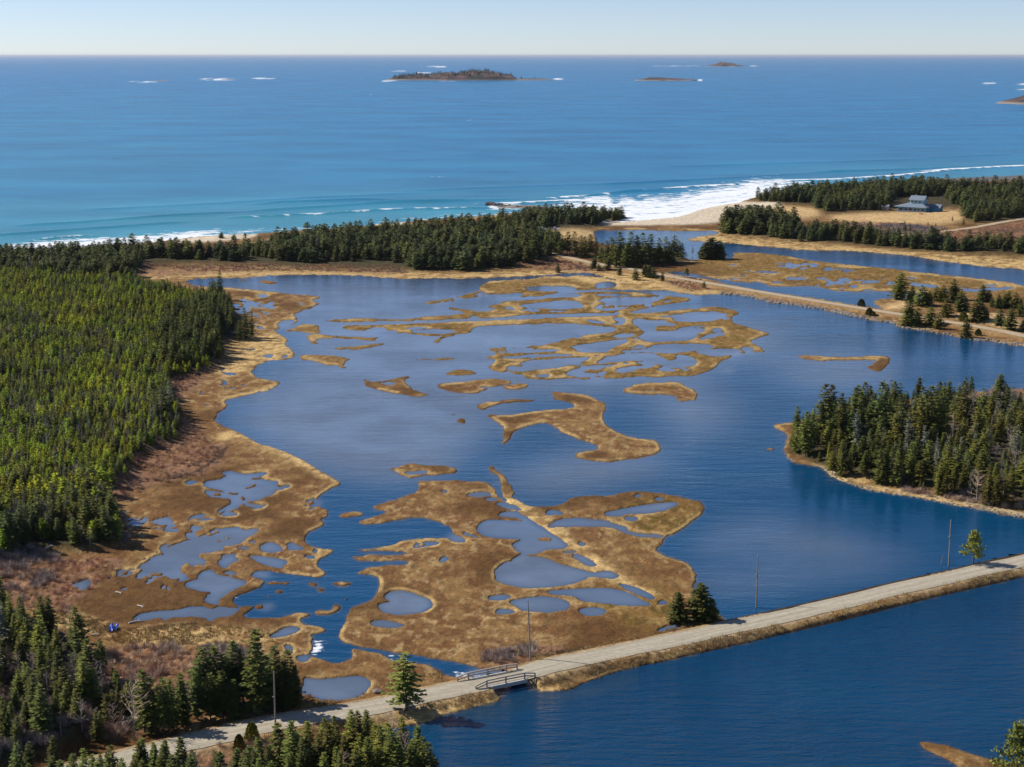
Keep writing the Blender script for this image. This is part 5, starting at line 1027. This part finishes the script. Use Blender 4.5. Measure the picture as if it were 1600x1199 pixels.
# red lawn table by the veranda
M_RED = simple('red_paint', (.35, .06, .05), .6, .1); tx, ty, tz = place(1439, 335.5); tb = bpy.data.objects.new('picnic_table', None); COL.objects.link(tb); tb.location = (tx, ty, tz); tag(tb, 'small red picnic table on the lawn in front of the blue house', 'table')
mb = MB(); mb.box(-1.1, 1.1, -.5, .5, .72, .82); hp(mb, 'table_top', M_RED, tb)
for s_ in (-1, 1): mb = MB(); mb.box(-1.1, 1.1, s_ * .9 - .16, s_ * .9 + .16, .42, .5); hp(mb, 'bench', M_RED, tb)
for s_ in (-.8, .8):
    mb = MB(); mb.beam((s_, -.85, 0), (s_, .3, .74), .1, .1); mb.beam((s_ + .12, .85, 0), (s_ + .12, -.3, .74), .1, .1); mb.box(s_ - .05, s_ + .05, -1, 1, .34, .42); hp(mb, 'leg', M_RED, tb)

# ------------------------------------------------------------------ two white vehicles in the dune clearing
M_CAR = simple('white_paint', (.75, .76, .77), .3, .03); M_TYRE = simple('tyre', (.02, .02, .02), .8, .1)
def car(u, v, rz, lab):
    x, y, z = place(u, v); o = bpy.data.objects.new('parked_car', None); COL.objects.link(o); o.location = (x, y, z + .02); o.rotation_euler = (0, 0, rz); tag(o, lab, 'car', 'white cars in the dune clearing')
    def prof(pts, hw, nm, m, par=o):
        mb = MB(); n = len(pts); mb.v = [Vector((a, -hw, b_)) for a, b_ in pts] + [Vector((a, hw, b_)) for a, b_ in pts]; mb.f = [tuple(range(n)), tuple(range(2 * n - 1, n - 1, -1))] + [(i, n + i, n + (i + 1) % n, (i + 1) % n) for i in range(n)]; return hp(mb, nm, m, par)
    bd = prof([(-2.2, .35), (2.2, .35), (2.25, .75), (2.0, .92), (1.0, 1.0), (-2.1, 1.02), (-2.25, .8)], .88, 'body', M_CAR); prof([(-1.9, 1.0), (.95, 1.0), (.35, 1.5), (-1.55, 1.52)], .74, 'cabin', M_WIN); prof([(-1.6, 1.5), (.4, 1.48), (.3, 1.56), (-1.5, 1.58)], .72, 'roof', M_CAR)
    for a in (-1.4, 1.4):
        for s_ in (-.8, .8): mb = MB(); mb.tube((a, s_ - .1, .33), (a, s_ + .1, .33), .33, .33, 14); hp(mb, 'wheel', M_TYRE)
car(848, 359.5, .3, 'left one of two small white cars parked in the dune clearing'); car(868, 359.5, -.2, 'right one of two small white cars parked in the dune clearing')

# ------------------------------------------------------------------ blue tarpaulin and pale boards on the marsh
M_TARP = simple('blue_tarp', (.05, .13, .55), .45, .3, 3); x, y, z = place(177, 984)
rr = random.Random(4); V_ = []; F_ = []
for j in range(9):
    for i in range(12): V_.append((-.75 + .14 * i + rr.uniform(-.05, .05), -1.5 + .34 * j + rr.uniform(-.1, .1), .32 + .38 * math.sin(i * .9) * math.cos(j * .8) + rr.uniform(-.06, .08)))
for j in range(8):
    for i in range(11): F_.append((j * 12 + i, j * 12 + i + 1, j * 12 + i + 13, j * 12 + i + 12))
tp = link('tarpaulin', mesh_from('tarpaulin', V_, F_), M_TARP, None, (x, y, z + .12)); tag(tp, 'crumpled bright blue tarpaulin lying on the tawny marsh at left', 'tarpaulin'); sm = tp.modifiers.new('thick', 'SOLIDIFY'); sm.thickness = .02
M_DRIFT = simple('bleached_wood', (.60, .56, .50), .9, .15, 3)
def log(u, v, ln, rz, lab, rad=.12):
    x, y, z = place(u, v); mb = MB(); mb.tube((-ln / 2, 0, rad), (0, .1, rad * 1.4), rad, rad * .9, 7); mb.tube((0, .1, rad * 1.4), (ln / 2, 0, rad), rad * .9, rad * .6, 7); mb.tube((ln * .2, .07, rad), (ln * .3, .5, rad * 3), rad * .5, rad * .2, 5)
    o = link('driftwood_log', mb.build('log', M_DRIFT), None, None, (x, y, z)); o.rotation_euler = (0, 0, rz); tag(o, lab, 'log')
log(212, 973, 2.6, .5, 'bleached log at the left end of the long narrow pool above the blue tarpaulin', .16); log(149, 993, 1.6, .1, 'short pale log on the marsh just left of the blue tarpaulin', .13); log(185, 927, 1.6, -.6, 'short pale log on the red heath below the small bright blue pool', .12); log(219, 948, 1.6, -.7, 'pale log between the small blue pool and the long narrow pool', .12)
log(78, 851, 2.4, 1.0, 'pale fallen log at the edge of the western wood', .14); log(22, 853, 1.8, .1, 'pale fallen log in the clearing at the far left edge', .16)
x, y, z = place(590, 1082); rk = link('boulder', boulder(77, .8), None, None, (x, y, z + .1)); tag(rk, 'dark weathered boulder on the marsh beside the road left of the lone spruce', 'boulder')
# dark bird-like stump in the creek
x, y = unproj(540, 937, 0); mb = MB(); mb.tube((-.3, 0, -.2), (.25, 0, .22), .13, .1, 7); mb.tube((.2, 0, .15), (.5, 0, .3), .08, .04, 6); mb.tube((-.1, .1, -.1), (-.2, .3, .3), .06, .03, 5); st = link('stump', mb.build('stump', simple('wet_wood', (.02, .017, .014), .6)), None, None, (float(x), float(y), 0)); tag(st, 'small black stump sticking out of the open creek water', 'stump')

# ------------------------------------------------------------------ islands, reef and headland
M_ISL, nt, b = mat('island_ground'); v = pos(nt); n_ = noise(nt, v, .02, 6, .65); sz = N(nt, 'ShaderNodeSeparateXYZ'); L(nt, v, sz.inputs[0]); c = ramp(nt, n_, [(.42, (.020, .032, .024)), (.54, (.10, .048, .045)), (.7, (.15, .085, .07))])
c = mixc(nt, ramp(nt, mth(nt, 'DIVIDE', sz.outputs[2], 10.0), [(.2, (1, 1, 1)), (.55, (0, 0, 0))]), c, (.24, .20, .17)); L(nt, c, b.inputs['Base Color']); b.inputs['Roughness'].default_value = .95
def island(u0, u1, v, dep, prof, name='island', seed=1, zk=1.0, kind='structure'):
    (xa, ya), (xb, _) = unproj(u0, v), unproj(u1, v); W = float(xb - xa); n = 90; X = np.linspace(0, 1, n)[None, :] + np.zeros((22, 1)); T = np.linspace(-1, 1, 22)[:, None] + 0 * X
    hp_ = np.interp(X, [p[0] for p in prof], [p[1] for p in prof]); w_ = dep * np.sqrt(np.clip(X * (1 - X) * 4, 0, 1)) * (.7 + .6 * fbm(X * 6, X * 0 + seed, 2, seed)); Yg = float(ya) + dep * .9 + T * w_
    nn_ = fbm(X * W / 35, Yg / 35, 4, seed); H_ = (hp_ * (1 - T ** 2) ** .5 * (.55 + .9 * nn_) * zk) - .6
    return tag(link(name, grid_mesh(name, float(xa) + X * W, Yg, H_), M_ISL), kind=kind), (float(xa), W, float(ya), dep, hp_, Yg, H_, X)
_, A1 = island(598, 866, 126, 130, [(0, 1), (.03, 6), (.08, 15), (.2, 20), (.3, 24), (.45, 30), (.55, 36), (.64, 33), (.75, 18), (.78, 5), (.86, 7), (.95, 5), (1, 1)], seed=3)
island(993, 1092, 126.6, 90, [(0, 2), (.15, 7), (.25, 13), (.5, 11), (.8, 7), (.95, 5), (1, 1)], seed=5); island(1107, 1172, 104.2, 260, [(0, 2), (.2, 14), (.4, 34), (.6, 28), (.8, 12), (1, 2)], seed=7)
island(236, 262, 127, 40, [(0, .5), (.5, 3.5), (1, .5)], 'reef', 9); island(345, 372, 124.5, 40, [(0, .5), (.5, 2.5), (1, .5)], 'reef', 11)
island(1579, 1760, 164, 110, [(0, 1), (.05, 3), (.12, 9), (.3, 17), (1, 22)], 'headland', 13); island(760, 862, 325.5, 7, [(0, .3), (.2, .8), (.4, 1.2), (.7, 1.0), (1, .5)], 'rock_reef', 15, 1.4)
it = []; r = random.Random(5)
xa, W, ya, dep, hp_, Yg, H_, X = A1
for k in range(420):
    i, j = r.randrange(2, 20), r.randrange(5, 84)
    if H_[i, j] < 6 or fbm(np.array([X[i, j] * W / 70]), np.array([Yg[i, j] / 70]), 2, 4)[0] < .42: continue
    it.append((xa + X[i, j] * W + r.uniform(-4, 4), Yg[i, j] + r.uniform(-5, 5), H_[i, j] - 1.5, r.uniform(1.2, 2.0), r.uniform(0, 6.28), r.randrange(len(COAST))))
instancer('island_forest', it, [joined(p) for p in COAST], label='dark spruces scattered over the long offshore island', cat='forest')
it = [(float(a), float(b_), r.uniform(-.1, .5), r.uniform(.9, 2.8), r.uniform(0, 6.28), r.randrange(4)) for a, b_ in (unproj(760 + 105 * q + r.uniform(-3, 3), 319.5 + 9.5 * q + r.uniform(-1.2, 1.2)) for q in [r.random() for _ in range(110)])]
M_DROCK = simple('dark_rock', (.07, .05, .045), .8, .3, 1.5); DR = []
for k in range(4): me = boulder(400 + k, .6); me.materials.clear(); me.materials.append(M_DROCK); DR.append(me)
instancer('reef_rocks', it, DR, label='dark red-brown rocks awash at the edge of the surf', cat='rocks')
